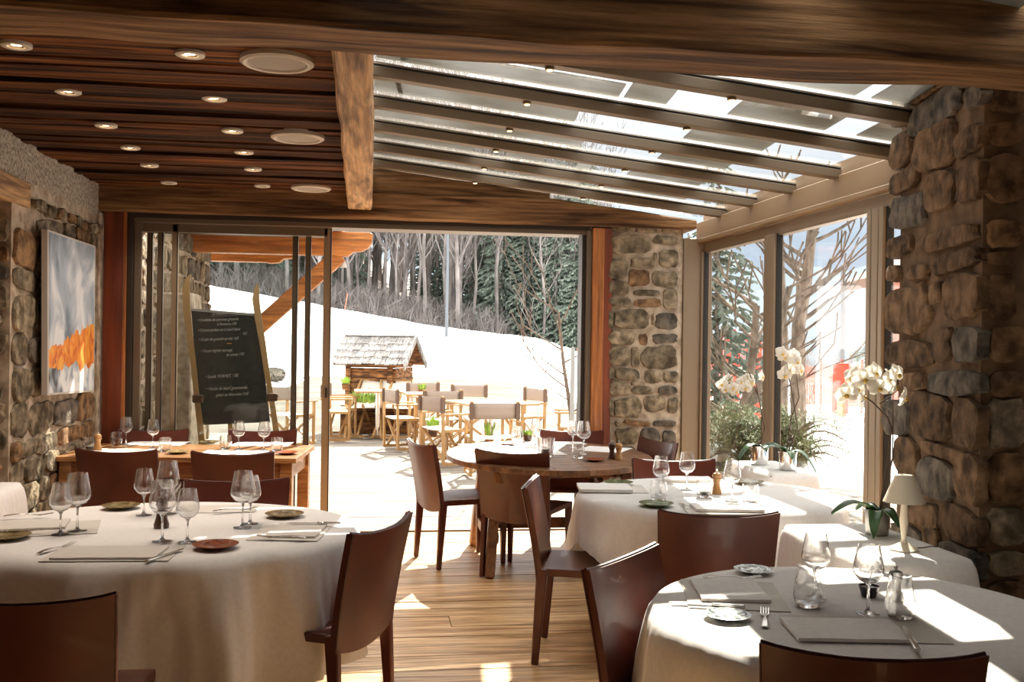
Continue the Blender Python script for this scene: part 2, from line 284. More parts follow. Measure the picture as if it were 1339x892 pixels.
# ---- rubble stone generator
def stone_mesh(w_, h_, d_, rr, sq=3.2, n=16):
    V = []; F = []; ph = rr.random()*50; sq *= 1.5
    for sc, dz in ((1.0, -0.02), (1.0, 0.5*d_), (0.95, 0.9*d_), (0.80, 1.0*d_)):
        for k in range(n):
            a = 2*pi*k/n + 0.2; c, s_ = cos(a), sin(a); r = (abs(c)**sq + abs(s_)**sq)**(-1/sq)
            r *= 1 + 0.20*noise.noise(Vector((ph + c*1.9, s_*1.9, sq)))
            V.append((w_/2*r*c*sc, -dz - 0.25*d_*noise.noise(Vector((c*2*sc+ph, s_*2*sc, 1.7))), h_/2*r*s_*sc))
    for i in range(3):
        for k in range(n): F.append((i*n+k, i*n+(k+1) % n, (i+1)*n+(k+1) % n, (i+1)*n+k))
    F.append(tuple(3*n+k for k in range(n)))
    return V, F
def put_stone(parent, p, ang, w_, h_, rr, m='stone', d_=0.035, tilt=0.0, sq=3.2):
    """p = centre on the wall face; face normal is local -Y turned by ang"""
    V, F = stone_mesh(w_, h_, d_, rr, sq); mb = MB().add(V, F)
    o = mb.build('stone', m, parent, angle=40); o.location = p; o.rotation_euler = (0, tilt, ang); return o
def pick(rr):
    q = rr.random(); return 'stone_dark' if q < 0.16 else ('stone_rust' if q < 0.34 else 'stone')
def rubble(parent, p0, udir, ulen, z0, z1, rr, hmin=0.09, hmax=0.19, wmin=0.10, wmax=0.30, skip=None, d_=0.035, gap=0.022):
    u = Vector((udir[0], udir[1], 0)).normalized(); ang = atan2(u.y, u.x); z = z0
    while z < z1 - 0.05:
        h = rr.uniform(hmin, hmax); h = min(h, z1 - z); x = -rr.random()*0.1
        while x < ulen - 0.05:
            w_ = rr.uniform(wmin, wmax); xe = min(x + w_, ulen); xs = max(x, 0)
            if xe - xs > 0.05:
                hh = h*rr.uniform(0.84, 1.08); zc = z + h/2 + rr.uniform(-0.012, 0.012); uc = (xs + xe)/2
                if not (skip and skip(uc, zc)):
                    c = Vector(p0) + u*uc; c.z = zc
                    put_stone(parent, c, ang, xe - xs - gap, hh - gap, rr, pick(rr), d_*rr.uniform(0.6, 1.3), rr.uniform(-0.12, 0.12), rr.uniform(2.4, 4.0))
            x += w_
        z += h
# ---- left wall (X = -2.07), with a niche nearer than Y = 6.1
XL = -2.07; rr = random.Random(11)
wl = MB().box((XL-0.5, 6.08, 0), (XL, YW+0.25, 2.74)); wl.box((XL-0.5, 2.6, 2.45), (XL, 6.08, 2.74)); wl.box((XL-0.62, 2.4, 0), (XL-0.5, 6.08, 2.74)); wl.box((XL-0.6, 0.8, 0), (XL, 2.6, 2.74))
wl = struct(wl.build('wall_left', 'mortar', smooth=False), 'left wall of rubble stone with pale mortar')
rubble(wl, (XL, 6.10, 0), (0, 1), 1.72, 0.02, 2.30, rr, 0.12, 0.26, 0.22, 0.58, d_=0.024, gap=0.012, skip=lambda u, z: z > 2.2 and u < 0.3)
rubble(wl, (XL, 6.38, 0), (0, 1), 1.5, 2.30, 2.44, rr, wmin=0.1, wmax=0.2)
rubble(wl, (XL-0.5, 6.08, 0), (1, 0), 0.5, 0.02, 2.26, rr, wmin=0.2, wmax=0.3)
MB().grid(lambda a, b: (XL+0.012+0.01*noise.noise(Vector((a*30, b*9, 0))), 2.4+5.6*a, 2.46+0.03*noise.noise(Vector((a*14, 1, 0)))*(1-b)+0.24*b), 120, 8).build('plaster_band', 'plaster', wl)
MB().box((XL-0.02, 7.84, 0), (XL+0.03, 7.93, 2.48)).build('plaster_edge', 'mortar', wl, bevel=0.01)
lt = MB().box((XL-0.3, 4.6, 2.31), (XL+0.025, 6.33, 2.46)).build('lintel_beam', 'beam_y', bevel=0.008)
tag(lt, 'pale wooden lintel beam end set in the left stone wall above the niche', 'beam')
# ---- door wall: far beam, posts, frame
fb = thing('ceiling_beam', 'long rough wooden beam over the terrace doors along the far wall', 'beam')
def rough_bar(mb, x0, x1, y0, y1, z0, z1, seed, n=40, amp=0.008, ztop=None):
    V = []
    for i in range(n+1):
        t = i/n; x = x0 + (x1-x0)*t; q = lambda a: amp*noise.noise(Vector((x*2.2, a*3.1, seed)))
        zt = ztop(x) if ztop else z1
        c = 0.012
        for (yy, zz) in ((y0+c, z0), (y1-c, z0), (y1, z0+c), (y1, zt-c), (y1-c, zt), (y0+c, zt), (y0, zt-c), (y0, z0+c)): V.append((x, yy + q(yy*5+zz*9), zz + q(yy*7+zz*4+5)))
    F = [tuple(range(8))[::-1], tuple(n*8+k for k in range(8))]
    for i in range(n):
        for k in range(8): F.append((i*8+k, i*8+(k+1) % 8, (i+1)*8+(k+1) % 8, (i+1)*8+k))
    return mb.add(V, F)
rough_bar(MB(), -2.1, 2.62, 7.86, 8.2, 2.49, 2.70, 3.3, ztop=lambda x: min(2.70, 2.86-0.112*max(x, 0))).build('lower_beam', 'beam', fb, fix=True)
rough_bar(MB(), -0.25, 1.4, 7.89, 8.2, 2.68, 2.9, 8.3, ztop=lambda x: max(2.71, 2.90-0.112*max(x, 0))).build('upper_beam', 'beam', fb, fix=True)
mbk = MB().box((-2.12, 7.92, 2.65), (-0.2, 8.25, 2.75)); mbk.build('filler_board', 'beam', fb, smooth=False)
for x0, x1, xd0, xd1, lab in ((-2.02, -1.955, -1.955, -1.87, 0), (1.765, 1.86, 1.86, 1.925, 1)):
    t = thing('wooden_post', 'dark varnished wooden post left of the terrace doors' if lab == 0 else 'orange varnished wooden post between the terrace doors and the stone pillar', 'post')
    a, b = ('post_dark', 'post_wood') if not lab else ('post_wood', 'post_dark')
    if lab == 0:
        MB().box((-2.03, 7.90, 0), (-1.885, 8.08, 2.50)).build('post_body', 'post_dark', t, bevel=0.006); MB().box((-1.885, 7.90, 0), (-1.865, 8.06, 2.50)).build('edge_board', 'post_wood', t, bevel=0.003)
    else:
        MB().box((x0, 7.90, 0), (x1, 8.08, 2.48)).build('post_body', 'post_wood', t, bevel=0.006); MB().box((x1, 7.915, 0), (x1+0.070, 8.08, 2.48)).build('edge_board', 'post_dark', t, bevel=0.003)
fr = thing('door_frame', 'brown metal frame of the sliding terrace doors', 'frame')
MB().box((-1.86, 7.93, 2.455), (1.75, 8.2, 2.50)).build('head_rail', 'bronze_dark', fr, bevel=0.004)
MB().box((-1.86, 7.955, 2.425), (1.75, 8.2, 2.458)).build('head_track', 'bronze', fr, bevel=0.004)
MB().box((-1.84, 8.03, 2.36), (-0.36, 8.16, 2.43)).build('head_panel', 'bronze', fr, bevel=0.004)
MB().box((-1.865, 7.93, 0), (-1.82, 8.2, 2.46)).build('jamb', 'bronze_dark', fr, bevel=0.004); MB().box((-1.82, 7.96, 0), (-1.765, 8.0, 2.44)).build('jamb', 'bronze', fr, bevel=0.004)
MB().box((1.72, 7.93, 0), (1.765, 8.2, 2.46)).build('jamb', 'bronze', fr, bevel=0.004); MB().box((1.69, 7.97, 0), (1.72, 8.12, 2.43)).build('jamb', 'bronze_dark', fr, bevel=0.004)
for i, (xa, xb, yy, m, lab) in enumerate(((-1.74, -0.62, 8.15, 'bronze', 'rear'), (-1.65, -0.515, 8.10, 'bronze', 'middle'), (-1.53, -0.36, 8.05, 'mullion', 'front'))):
    t = thing('door_%d' % (i+1), '%s panel of the three stacked glass sliding doors' % lab, 'door'); t['kind'] = 'structure'; del t['category']
    h = 2.40 if i < 2 else 2.425
    for x, ww in ((xa, 0.045), (xb, 0.045 if i < 2 else 0.062)):
        s = MB().box((x-ww/2, yy-0.02, 0.01), (x+ww/2, yy+0.02, h)).build('stile', m, t, bevel=0.004)
        MB().box((x+ww/2-0.008, yy-0.024, 0.01), (x+ww/2, yy-0.018, h)).build('seal', 'gasket', s, smooth=False)
    for z in (0.03, h-0.02): MB().box((xa, yy-0.015, z-0.02), (xb, yy+0.015, z+0.02)).build('rail', m, t, smooth=False)
    MB().box((xa, yy-0.003, 0.04), (xb, yy+0.003, h-0.03)).build('glass_pane', 'pane', t, smooth=False)
    if i == 2: MB().box((xb-0.006, yy-0.045, 1.08), (xb+0.012, yy-0.02, 1.16)).build('door_latch', 'bronze_dark', t, bevel=0.003)
# ---- middle stone pillar (traced stones)
mp_ = thing('stone_pillar', 'far stone pillar with wide pale joints beside the orange post', 'pillar')
PX0, PX1, PY0 = 1.935, 2.535, 7.95
MB().grid(lambda a, b: (PX0 + (PX1-PX0)*a, PY0 - 0.03*sin(pi*a)**0.5, 2.53*b), 16, 20).build('mortar_face', 'mortar', mp_)
MB().box((PX0, PY0+0.001, 0), (PX1, PY0+0.4, 2.53)).build('core', 'mortar', mp_, smooth=False)
rr = random.Random(5)
for q in ((108,62,178,92),(193,66,270,98),(288,66,348,96),(108,100,248,172),(255,104,346,136),(100,188,164,262),(176,182,262,222),(256,166,270,190),(278,154,346,220),(170,224,242,286),(250,232,344,290),(97,266,168,318),(188,298,280,322),(190,330,284,362),(293,294,344,370),(100,326,178,358),(118,368,242,438),(97,372,112,436),(250,384,260,424),(264,382,342,440),(98,448,194,496),(206,456,236,496),(252,456,344,490),(98,502,172,570),(178,502,206,574),(217,500,344,582),(122,578,208,622),(98,576,116,620),(224,586,284,632),(296,590,344,630),(98,630,172,674),(178,626,226,642),(180,644,256,672),(274,642,340,674),(120,684,216,756),(222,678,300,734),(310,684,344,740),(98,690,114,750)):
    a = aty(760+q[0]/2.738, 270+q[1]/2.738, PY0-0.02); b = aty(760+q[2]/2.738, 270+q[3]/2.738, PY0-0.02); c = (a+b)/2
    put_stone(mp_, c, 0, b.x-a.x, a.z-b.z, rr, 'stone_rust' if q[:2] in ((170,224),(190,330),(206,456)) else ('stone_dark' if q[:2] in ((264,382),(252,456),(274,642)) else 'stone'), 0.022, rr.uniform(-0.06, 0.06), 3.6)
rubble(mp_, (PX0+0.03, PY0-0.02, 0), (1, 0), 0.53, 0.03, 0.93, rr, wmin=0.16, wmax=0.3)
# ---- right stone pillar (traced stones)
rp = thing('stone_pillar', 'massive dark stone pillar at the right edge behind the small lamp', 'pillar')
A = Vector((2.47, 4.40, 0)); B = Vector((2.33, 3.55, 0)); C_ = Vector((3.5, 3.44, 0))
MB().prism([(A.x-.004, A.y), (B.x-.004, B.y-.004), (C_.x, C_.y-.004), (3.5, 4.45), (2.75, 4.5)], 0, 3.0).build('core', 'mortar_brown', rp, smooth=False)
uL = (B - A).normalized(); nL = Vector((uL.y, -uL.x, 0)); nL = nL if nL.x < 0 else -nL
uF = (C_ - B).normalized(); nF = Vector((uF.y, -uF.x, 0))
def traced(parent, q, p0, u, n_, rr, m, d_=0.03):
    a = onplane(q[0], (q[1]+q[3])/2, p0, n_); b = onplane(q[2], (q[1]+q[3])/2, p0, n_); c = (a+b)/2
    zt = onplane((q[0]+q[2])/2, q[1], p0, n_).z; zb = onplane((q[0]+q[2])/2, q[3], p0, n_).z
    wd = (b-a).length; c.z = (zt+zb)/2; put_stone(parent, c, atan2(u.y, u.x), wd, zt-zb, rr, m, d_, rr.uniform(-0.05, 0.05), 3.4)
S1 = [(1160+a/3.717, 60+b/3.717, 1160+c/3.717, 60+d/3.717) for a, b, c, d in ((40,240,112,385),(35,425,135,590),(35,600,170,705),(35,725,205,885),(130,130,350,232),(125,238,375,392),(150,372,350,600),(200,606,345,800),(356,396,478,530),(362,560,482,755),(405,190,490,300),(360,70,485,185))]
F1 = [(1160+a/3.717, 60+b/3.717, 1160+c/3.717, 60+d/3.717) for a, b, c, d in ((492,50,665,185),(498,200,665,335),(490,375,640,492),(475,525,665,768))]
S2 = [(1160+a/3.717, 280+b/3.717, 1160+c/3.717, 280+d/3.717) for a, b, c, d in ((165,70,470,165),(20,105,140,205),(20,250,80,330),(118,245,215,320),(235,182,472,275),(15,350,225,585),(230,330,290,440),(296,282,472,512),(15,612,235,748),(243,558,338,722),(346,548,474,722),(80,772,205,862),(225,762,470,885),(10,770,75,860))]
F2 = [(1160+a/3.717, 280+b/3.717, 1160+c/3.717, 280+d/3.717) for a, b, c, d in ((478,30,650,165),(480,185,605,248),(480,290,612,515),(485,550,665,722),(485,762,650,885),(560,790,665,885))]
S3 = [(1160+a/2.7875, 480+b/2.7875, 1160+c/2.7875, 480+d/2.7875) for a, b, c, d in ((0,125,95,252),(103,93,248,265),(256,113,352,292),(42,255,125,392),(128,332,256,486),(140,282,285,330),(262,312,352,492),(70,490,205,580),(208,508,352,640),(60,585,140,680),(148,585,205,690),(208,650,352,760))]
F3 = [(1160+a/2.7875, 480+b/2.7875, 1160+c/2.7875, 480+d/2.7875) for a, b, c, d in ((358,113,499,292),(358,312,499,492),(358,512,499,650),(358,665,499,760),(358,775,499,880))]
rr = random.Random(17)
for q in S1+S2+S3: traced(rp, q, A, uL, nL, rr, rr.choice(('stone_umber', 'stone_umber', 'stone_umber', 'stone_dark')))  # left face gets only dark stones, its dimness put into the colour
for q in F1+F2+F3: traced(rp, q, B, uF, nF, rr, rr.choice(('stone_umber', 'stone', 'stone_rust')))
rubble(rp, B + uF*0.22, uF, 0.9, 0.02, 3.0, rr, wmin=0.2, wmax=0.4, hmin=0.15, hmax=0.25)
rubble(rp, A, uL, 0.85, 0.02, 0.72, rr, wmin=0.2, wmax=0.35)
# ---- big near beam and the lengthwise beam
nb = rough_bar(MB(), -3.2, 2.6, 3.045, 3.33, 2.49, 2.86, 1.1, n=70, amp=0.014).xf(Matrix.Rotation(radians(0.9), 4, 'Z')).build('ceiling_beam', 'beam', fix=True)
tag(nb, 'massive rough-hewn beam crossing the whole room nearest the top edge', 'beam')
MB().xf(Matrix())
yb = MB(); V = []; n = 30
for i in range(n+1):
    t = i/n; yy = 3.32 + (7.87-3.32)*t; wl_, wr_ = -0.155-0.045*t, -0.012*1.0
    q = lambda a: 0.009*noise.noise(Vector((yy*2, a*7, 4.4))); c = 0.012
    for xx, zz in ((wl_+c, 2.56), (wr_-c, 2.56), (wr_, 2.56+c), (wr_, 2.86), (wl_, 2.80), (wl_, 2.56+c)): V.append((xx+q(zz), yy, zz+q(xx*4+2)))
F = [tuple(range(6)), tuple(n*6+k for k in range(6))[::-1]]
for i in range(n):
    for k in range(6): F.append((i*6+k, (i+1)*6+k, (i+1)*6+(k+1) % 6, i*6+(k+1) % 6))
tag(yb.add(V, F).build('ceiling_beam', 'beam_y', fix=True), 'pale rough beam running away between the board ceiling and the glass roof', 'beam')
# ---- dark board ceiling
ce = struct(MB().box((-3.3, 0.4, 2.73), (-0.1, 8.0, 2.78)).build('ceiling', 'bronze_dark', smooth=False), 'ceiling of dark old boards on the left')
y = 0.6; rr = random.Random(21)
while y < 7.93:
    wd = rr.uniform(0.07, 0.16); dz = rr.uniform(-0.012, 0.012)
    if not (3.02 < y < 3.25):
        V = []; n = 14; sd_ = rr.random()*90
        for i in range(n+1):
            x = -3.2 + 3.1*i/n; e0 = 0.006*noise.noise(Vector((x*2, sd_, 0))); e1 = 0.006*noise.noise(Vector((x*2, sd_, 5)))
            for yy, zz in ((y+0.004+e0, 2.735), (y+0.010+e0, 2.69+dz+e1), (y+wd-0.010+e1, 2.688+dz+e0), (y+wd-0.004+e1, 2.735)): V.append((x, yy, zz))
        F = []
        for i in range(n):
            for k in range(3): F.append((i*4+k, i*4+k+1, (i+1)*4+k+1, (i+1)*4+k))
        MB().add(V, F).build('ceiling_board', 'ceiling_wood', ce, angle=25)
    y += wd
# ---- recessed spots and speakers
def mk_spot():
    t = thing('ceiling_spot', '', 'lamp'); MB().lathe([(0.030, 0.0), (0.034, -0.004), (0.050, -0.006), (0.058, -0.002), (0.058, 0.01)], 24).build('ring', 'white_paint', t)
    MB().lathe([(0.0001, 0.004), (0.020, 0.004)], 16).build('bulb', 'spot_glow', t); MB().lathe([(0.018, 0.006), (0.031, 0.0)], 16).build('reflector', 'steel', t)
    ld = bpy.data.lights.new('spot_light', 'SPOT'); ld.energy = 13; ld.spot_size = radians(105); ld.spot_blend = 0.8; ld.color = (1.0, 0.86, 0.72); ld.shadow_soft_size = 0.03; lo = bpy.data.objects.new('spot_light', ld); COL.objects.link(lo); lo.parent = t; lo.location = (0, 0, -0.012)
    return t
K_SPOT = Kind(mk_spot)
for cx0, cx1, nm in ((-1.392, -1.496, 'left'), (-0.737, -0.826, 'right')):
    for i, yy in enumerate((4.115, 4.856, 5.60, 6.23, 6.85, 7.59)):
        x = cx0 + (cx1-cx0)*i/5; K_SPOT.put((x, yy, 2.675), 0, '%s spot from the camera in the %s row of small round lit ceiling spots' % (ORD[i], nm), 'recessed ceiling spots')
def mk_spk():
    t = thing('ceiling_speaker', '', 'speaker'); MB().lathe([(0.118, -0.004), (0.122, -0.012), (0.135, -0.014), (0.148, -0.006), (0.148, 0.02)], 40).build('ring', 'white_paint', t)
    MB().lathe([(0.0001, -0.006), (0.12, -0.004)], 32).build('grille', 'grille', t); return t
K_SPK = Kind(mk_spk)
for p, lab in (((-0.40, 4.15), 'largest looking, nearest round white ceiling speaker'), ((-0.43, 5.69), 'middle one of the three round white ceiling speakers'), ((-0.47, 7.60), 'farthest round white ceiling speaker near the far beam')):
    K_SPK.put((p[0], p[1], 2.675), 0, lab, 'round ceiling speakers')
# ---- glass roof
gr = thing('glass_roof', 'sloping conservatory glass roof with brown metal rafters', 'roof')
def rz(x): return 2.847 - 0.1115*x
RY = [7.55, 6.92, 6.259, 5.628, 4.979, 4.33, 3.68, 2.62, 1.97]
LX = ((0.76, 1.60))
for i, yy in enumerate(RY):
    a = (-0.02, yy, rz(-0.02)+0.025); b = (2.74, yy-0.03, rz(2.74)+0.025)
    r_ = MB().bar(a, b, 0.075, 0.05).build('rafter', 'rafter_paint', gr, bevel=0.004)
    MB().bar((a[0], yy, a[2]+0.031), (b[0], yy-0.03, b[2]+0.031), 0.052, 0.012).build('gasket', 'gasket', r_, smooth=False)
    MB().bar((a[0], yy, a[2]+0.041), (b[0], yy-0.03, b[2]+0.041), 0.066, 0.008).build('trim_strip', 'rafter_trim', r_, smooth=False)
    for lx in LX:
        if yy > 3: 
            MB().lathe([(0.0001, -0.010), (0.017, -0.010), (0.022, -0.006), (0.022, 0.004)], 14, (lx, yy, rz(lx)-0.003)).build('rafter_lamp', 'bronze', r_)
            MB().lathe([(0.0001, -0.0135), (0.013, -0.0135), (0.015, -0.009)], 12, (lx, yy, rz(lx)-0.003)).build('lamp_glow', 'rafter_glow', r_)
YS = [8.14] + RY
for i in range(len(YS)-1):
    y1, y0 = YS[i], YS[i+1]
    def sl(x0, x1, ya, yb_, dz, h=0.006, sk=0.0): return MB().hexa([(x0, ya, rz(x0)+dz), (x1, ya, rz(x1)+dz), (x1+sk, yb_, rz(x1)+dz), (x0+sk, yb_, rz(x0)+dz), (x0, ya, rz(x0)+dz+h), (x1, ya, rz(x1)+dz+h), (x1+sk, yb_, rz(x1)+dz+h), (x0+sk, yb_, rz(x0)+dz+h)])
    sl(-0.05, 2.9, y0+0.03, y1-0.03, 0.075).build('glass_pane', 'pane', gr, smooth=False)
    h = (y1-y0)
    # translucent grey sheets added over the glass, gaps shaped for sun patches
    f = MB()
    far = {2: 0.62, 3: 0.55, 4: 0.40, 5: 0.30}.get(i, 0.55)
    segs = {0: [(-0.05, 0.9, 0, 1), (0.9, 2.3, 0, 1)], 1: [(-0.05, 0.75, 0, 1), (1.05, 1.5, 0, 1), (1.62, 2.35, 0, 1)], 2: [(-0.05, 0.62, 0, 1), (0.85, 1.12, 0, 1), (1.35, 1.45, 0, 1), (1.72, 2.25, 0, 1)],
            3: [(-0.05, 1.25, 0.12, 1), (1.75, 2.2, 0, 1)], 4: [(-0.05, 0.1, 0, 1), (0.1, 1.1, 0.45, 1), (1.72, 2.2, 0, 1)], 5: [(-0.05, 0.1, 0, 1), (0.1, 1.2, 0.5, 1), (1.2, 1.42, 0, 1), (1.75, 2.28, 0, 1), (2.46, 2.8, 0, 1)]}.get(i, [(-0.05, 1.3, 0, 1), (1.5, 2.12, 0, 1), (2.2, 2.5, 0, 1), (2.58, 2.8, 0, 1)])
    for x0, x1, t0, t1 in segs:
        n = max(2, int((x1-x0)/0.06)); V = []
        for k in range(n+1):
            x = x0 + (x1-x0)*k/n; ya = y0+0.035+t0*h + (0.012*noise.noise(Vector((x*14, i, 0))) if t0 else 0); yb_ = min(y1-0.035, y0+t1*h)
            sh = 0.06
            for yy in (ya, yb_):
                V.append((x+sh*(yy-ya)/h, yy, rz(x)+0.085)); V.append((x+sh*(yy-ya)/h, yy, rz(x)+0.092))
        F = []
        for k in range(n):
            a, b = k*4, (k+1)*4; F += [(a, a+2, b+2, b), (a+1, b+1, b+3, a+3), (a, b, b+1, a+1), (a+2, a+3, b+3, b+2)]
        F += [(0, 1, 3, 2), (n*4, n*4+2, n*4+3, n*4+1)]
        MB().add(V, F).build('frosted_sheet', 'frosted', gr, smooth=False)
# ---- window wall on the right
def WX(y): return 2.68 - 0.017*(y - YW)
WD = Vector((-0.017, 1, 0)).normalized()
ev = thing('eave_rail', 'tan metal eave rail carrying the lower rafter ends on the right', 'rail')
def wbox(y0, y1, z0, z1, d0, d1): 
    return MB().hexa([(WX(y0)+d0, y0, z0), (WX(y0)+d1, y0, z0), (WX(y1)+d1, y1, z0), (WX(y1)+d0, y1, z0), (WX(y0)+d0, y0, z1), (WX(y0)+d1, y0, z1), (WX(y1)+d1, y1, z1), (WX(y1)+d0, y1, z1)])
wbox(2.0, 8.05, 2.415, 2.56, 0.0, 0.12).build('fascia', 'eave_paint', ev, bevel=0.004)
wbox(2.0, 8.05, 2.385, 2.415, -0.03, 0.12).build('lower_lip', 'eave_paint', ev, bevel=0.005)
wbox(2.0, 8.05, 2.56, 2.66, 0.06, 0.12).build('rear_upstand', 'eave_paint', ev, smooth=False)
wbox(2.0, 8.05, 2.30, 2.385, 0.03, 0.1).build('head_rail', 'mullion', ev, bevel=0.004)
for i, (ya, yb_) in enumerate(((6.62, 7.93), (5.21, 6.50), (3.7, 5.08))):
    t = thing('window_%d' % (i+1), ['far', 'middle', 'near'][i] + ' tall pane of the right window wall', 'window'); t['kind'] = 'structure'; del t['category']
    for yy, wd in ((ya, 0.045), (yb_, 0.045)):
        wbox(yy-wd/2, yy+wd/2, 0.05, 2.31, 0.0, 0.07).build('stile', 'mullion', t, bevel=0.005)
        wbox(yy-wd/2+0.012 - (0.02 if yy == yb_ else -0.02), yy-wd/2+0.03 - (0.02 if yy == yb_ else -0.02), 0.05, 2.31, 0.02, 0.06).build('gasket', 'gasket', t, smooth=False)
    wbox(ya, yb_, 0.05, 0.13, 0.0, 0.06).build('rail', 'mullion', t, bevel=0.004)
    wbox(ya, yb_, 0.1, 2.31, 0.03, 0.036).build('glass_pane', 'pane', t, smooth=False)
for yy in (6.56, 5.145):
    m_ = wbox(yy-0.035, yy+0.035, 0.0, 2.31, 0.0, 0.09).build('trim_2', 'mullion', None, bevel=0.006); struct(m_, 'vertical window post of the right window wall')
struct(wbox(7.93, 8.06, 0, 2.42, -0.145, 0.1).build('trim_3', 'mullion', None, bevel=0.006), 'corner window post beside the far stone pillar')
struct(wbox(3.6, 8.05, 0, 0.06, 0.0, 0.14).build('trim_4', 'concrete', None, smooth=False), 'low sill under the right window wall')
# rest of the room behind the camera
struct(MB().box((-3.6, -3.8, 2.95), (4.2, 2.4, 3.0)).build('ceiling', 'ceiling_wood', smooth=False), 'room ceiling behind the near beam')
struct(MB().box((-3.6, -3.8, -0.12), (4.2, 0.6, -0.002)).build('floor', 'floor_wood', smooth=False), 'wooden floor behind the camera')
struct(MB().box((3.5, -3.8, 0), (3.6, 3.45, 3.0)).build('wall_right', 'mortar_brown', smooth=False), 'right wall nearer than the stone pillar')
struct(MB().box((-3.6, -3.8, 0), (-2.68, 0.8, 3.0)).build('wall_left', 'mortar', smooth=False), 'left wall nearer than the niche')
struct(MB().box((-3.6, -3.9, 0), (4.2, -3.8, 3.0)).build('wall_back', 'mortar', smooth=False), 'back wall of the dining room')
# ================================================================ FURNITURE
def mk_chair():
    t = thing('leather_chair', '', 'chair')
    def back(u, v):   # u across, v up
        s_ = 2*u - 1; x = s_*(0.232 + 0.02*v); ztop = 0.845 - 0.022*(1 - s_*s_)**0.8; zbot = 0.40 - 0.035*(1 - s_*s_)
        return Vector((x, -0.012 - 0.075*v**1.3 - 0.028*(1 - s_*s_)*(0.35+0.65*v), zbot + (ztop - zbot)*v))
    mb = MB(); nu, nv = 16, 10; V = []; 
    for side in (0, 1):
        for j in range(nv+1):
            for i in range(nu+1):
                p = back(i/nu, j/nv); e = 0.012 + 0.004*abs(2*i/nu-1)**6; V.append((p.x, p.y + (-e if side == 0 else e), p.z))
    N = (nu+1)*(nv+1); F = []
    for j in range(nv):
        for i in range(nu): a = j*(nu+1)+i; F.append((a, a+1, a+nu+2, a+nu+1)); F.append((N+a, N+a+nu+1, N+a+nu+2, N+a+1))
    for i in range(nu): F.append((i, N+i, N+i+1, i+1)); a = nv*(nu+1)+i; F.append((a, a+1, N+a+1, N+a))
    for j in range(nv): a = j*(nu+1); F.append((a, a+nu+1, N+a+nu+1, N+a)); a += nu; F.append((a, N+a, N+a+nu+1, a+nu+1))
    b = mb.add(V, F).build('backrest', 'leather', t, angle=50, fix=True)
    for s_ in (-1, 1):
        pts = [back(0.5+0.5*s_, v/8) + Vector((s_*0.002, -0.013, 0)) for v in range(9)]
        MB().tube(pts, 0.0035, 5).build('seam', 'leather_dark', b)
    MB().tube([back(u/14, 1) + Vector((0, -0.0, 0.001)) for u in range(15)], 0.006, 5).build('seam', 'leather_dark', b)
    def seat(u, v): x = (2*u-1)*(0.222 + 0.012*v); return (x, 0.0 + 0.475*v, 0.462 - 0.012*sin(pi*u)*sin(pi*min(v*1.1, 1)) - (0.008 if v > 0.97 else 0))
    st = MB(); n = 10; V = [seat(i/n, j/n) for j in range(n+1) for i in range(n+1)] + [(p[0], p[1], 0.425) for p in (seat(i/n, j/n) for j in range(n+1) for i in range(n+1))]
    N = (n+1)**2; F = []
    for j in range(n):
        for i in range(n): a = j*(n+1)+i; F += [(a, a+1, a+n+2, a+n+1), (N+a, N+a+n+1, N+a+n+2, N+a+1)]
    for i in range(n): F.append((i, N+i, N+i+1, i+1)); a = n*(n+1)+i; F.append((a, a+1, N+a+1, N+a))
    for j in range(n): a = j*(n+1); F.append((a, a+n+1, N+a+n+1, N+a)); a += n; F.append((a, N+a, N+a+n+1, a+n+1))
    st.add(V, F).build('seat', 'leather', t, angle=50, bevel=0.006, fix=True)
    for s_ in (-1, 1):
        MB().bar((s_*0.212, 0.452, 0.44), (s_*0.214, 0.452, 0.0), 0.042, 0.05, 0.028, 0.03, up=(0, 1, 0)).build('leg', 'leather', t, bevel=0.006)
        MB().bar((s_*0.218, 0.0, 0.46), (s_*0.222, -0.03, 0.0), 0.036, 0.055, 0.026, 0.034, up=(0, 1, 0)).build('leg', 'leather', t, bevel=0.006)
    return t
CH = Kind(mk_chair)
def chair(c, d, label, group, zs=1.0):
    d = Vector((d[0], d[1])).normalized(); CH.put((c[0] + d.x*0.085, c[1] + d.y*0.085, 0), atan2(d.y, d.x) - pi/2, label, group, (1, 1, zs))
chair((0.345, 6.90), (.95, .30), 'leather chair left of the round wooden table with the sunlit seat, front doorway', 'leather chairs at the round wooden table')
chair((0.90, 6.33), (.49, .87), 'dark brown leather chair seen from behind, in front of the round wooden table', 'leather chairs at the round wooden table')
chair((0.80, 4.93), (.95, -.27), 'leather chair in side view left of the middle cloth table', 'leather chairs at the middle cloth table')
chair((1.455, 4.03), (.17, .985), 'dark leather chair seen squarely from behind, near side of the middle cloth table', 'leather chairs at the middle cloth table')
chair((1.165, 2.185), (.28, .96), 'dark leather chair cut by the bottom edge, nearest on the right', 'leather chairs at the right cloth table')
chair((0.83, 3.2), (.75, -.66), 'reddish leather chair tilted view left of the right cloth table', 'leather chairs at the right cloth table')
chair((-0.935, 2.85), (.02, 1), 'nearly black leather chair in the bottom left corner', 'leather chairs at the left cloth table')
chair((0.044, 3.86), (-.89, .45), 'brown leather chair in side view right of the left cloth table', 'leather chairs at the left cloth table')
chair((-1.56, 6.45), (.15, .99), 'dark leather chair in front of the long wooden table, nearer the stone wall', 'leather chairs at the long wooden table')
chair((-0.84, 6.30), (.12, .99), 'dark leather chair in front of the long wooden table, nearer the glass door', 'leather chairs at the long wooden table')
chair((-0.66, 5.14), (.1, -1), 'dark leather chair on the far side of the left cloth table', 'leather chairs at the left cloth table', 0.99)
chair((-1.63, 7.83), (.05, -1), 'leather chair behind the long wooden table against the door stiles', 'leather chairs at the long wooden table')
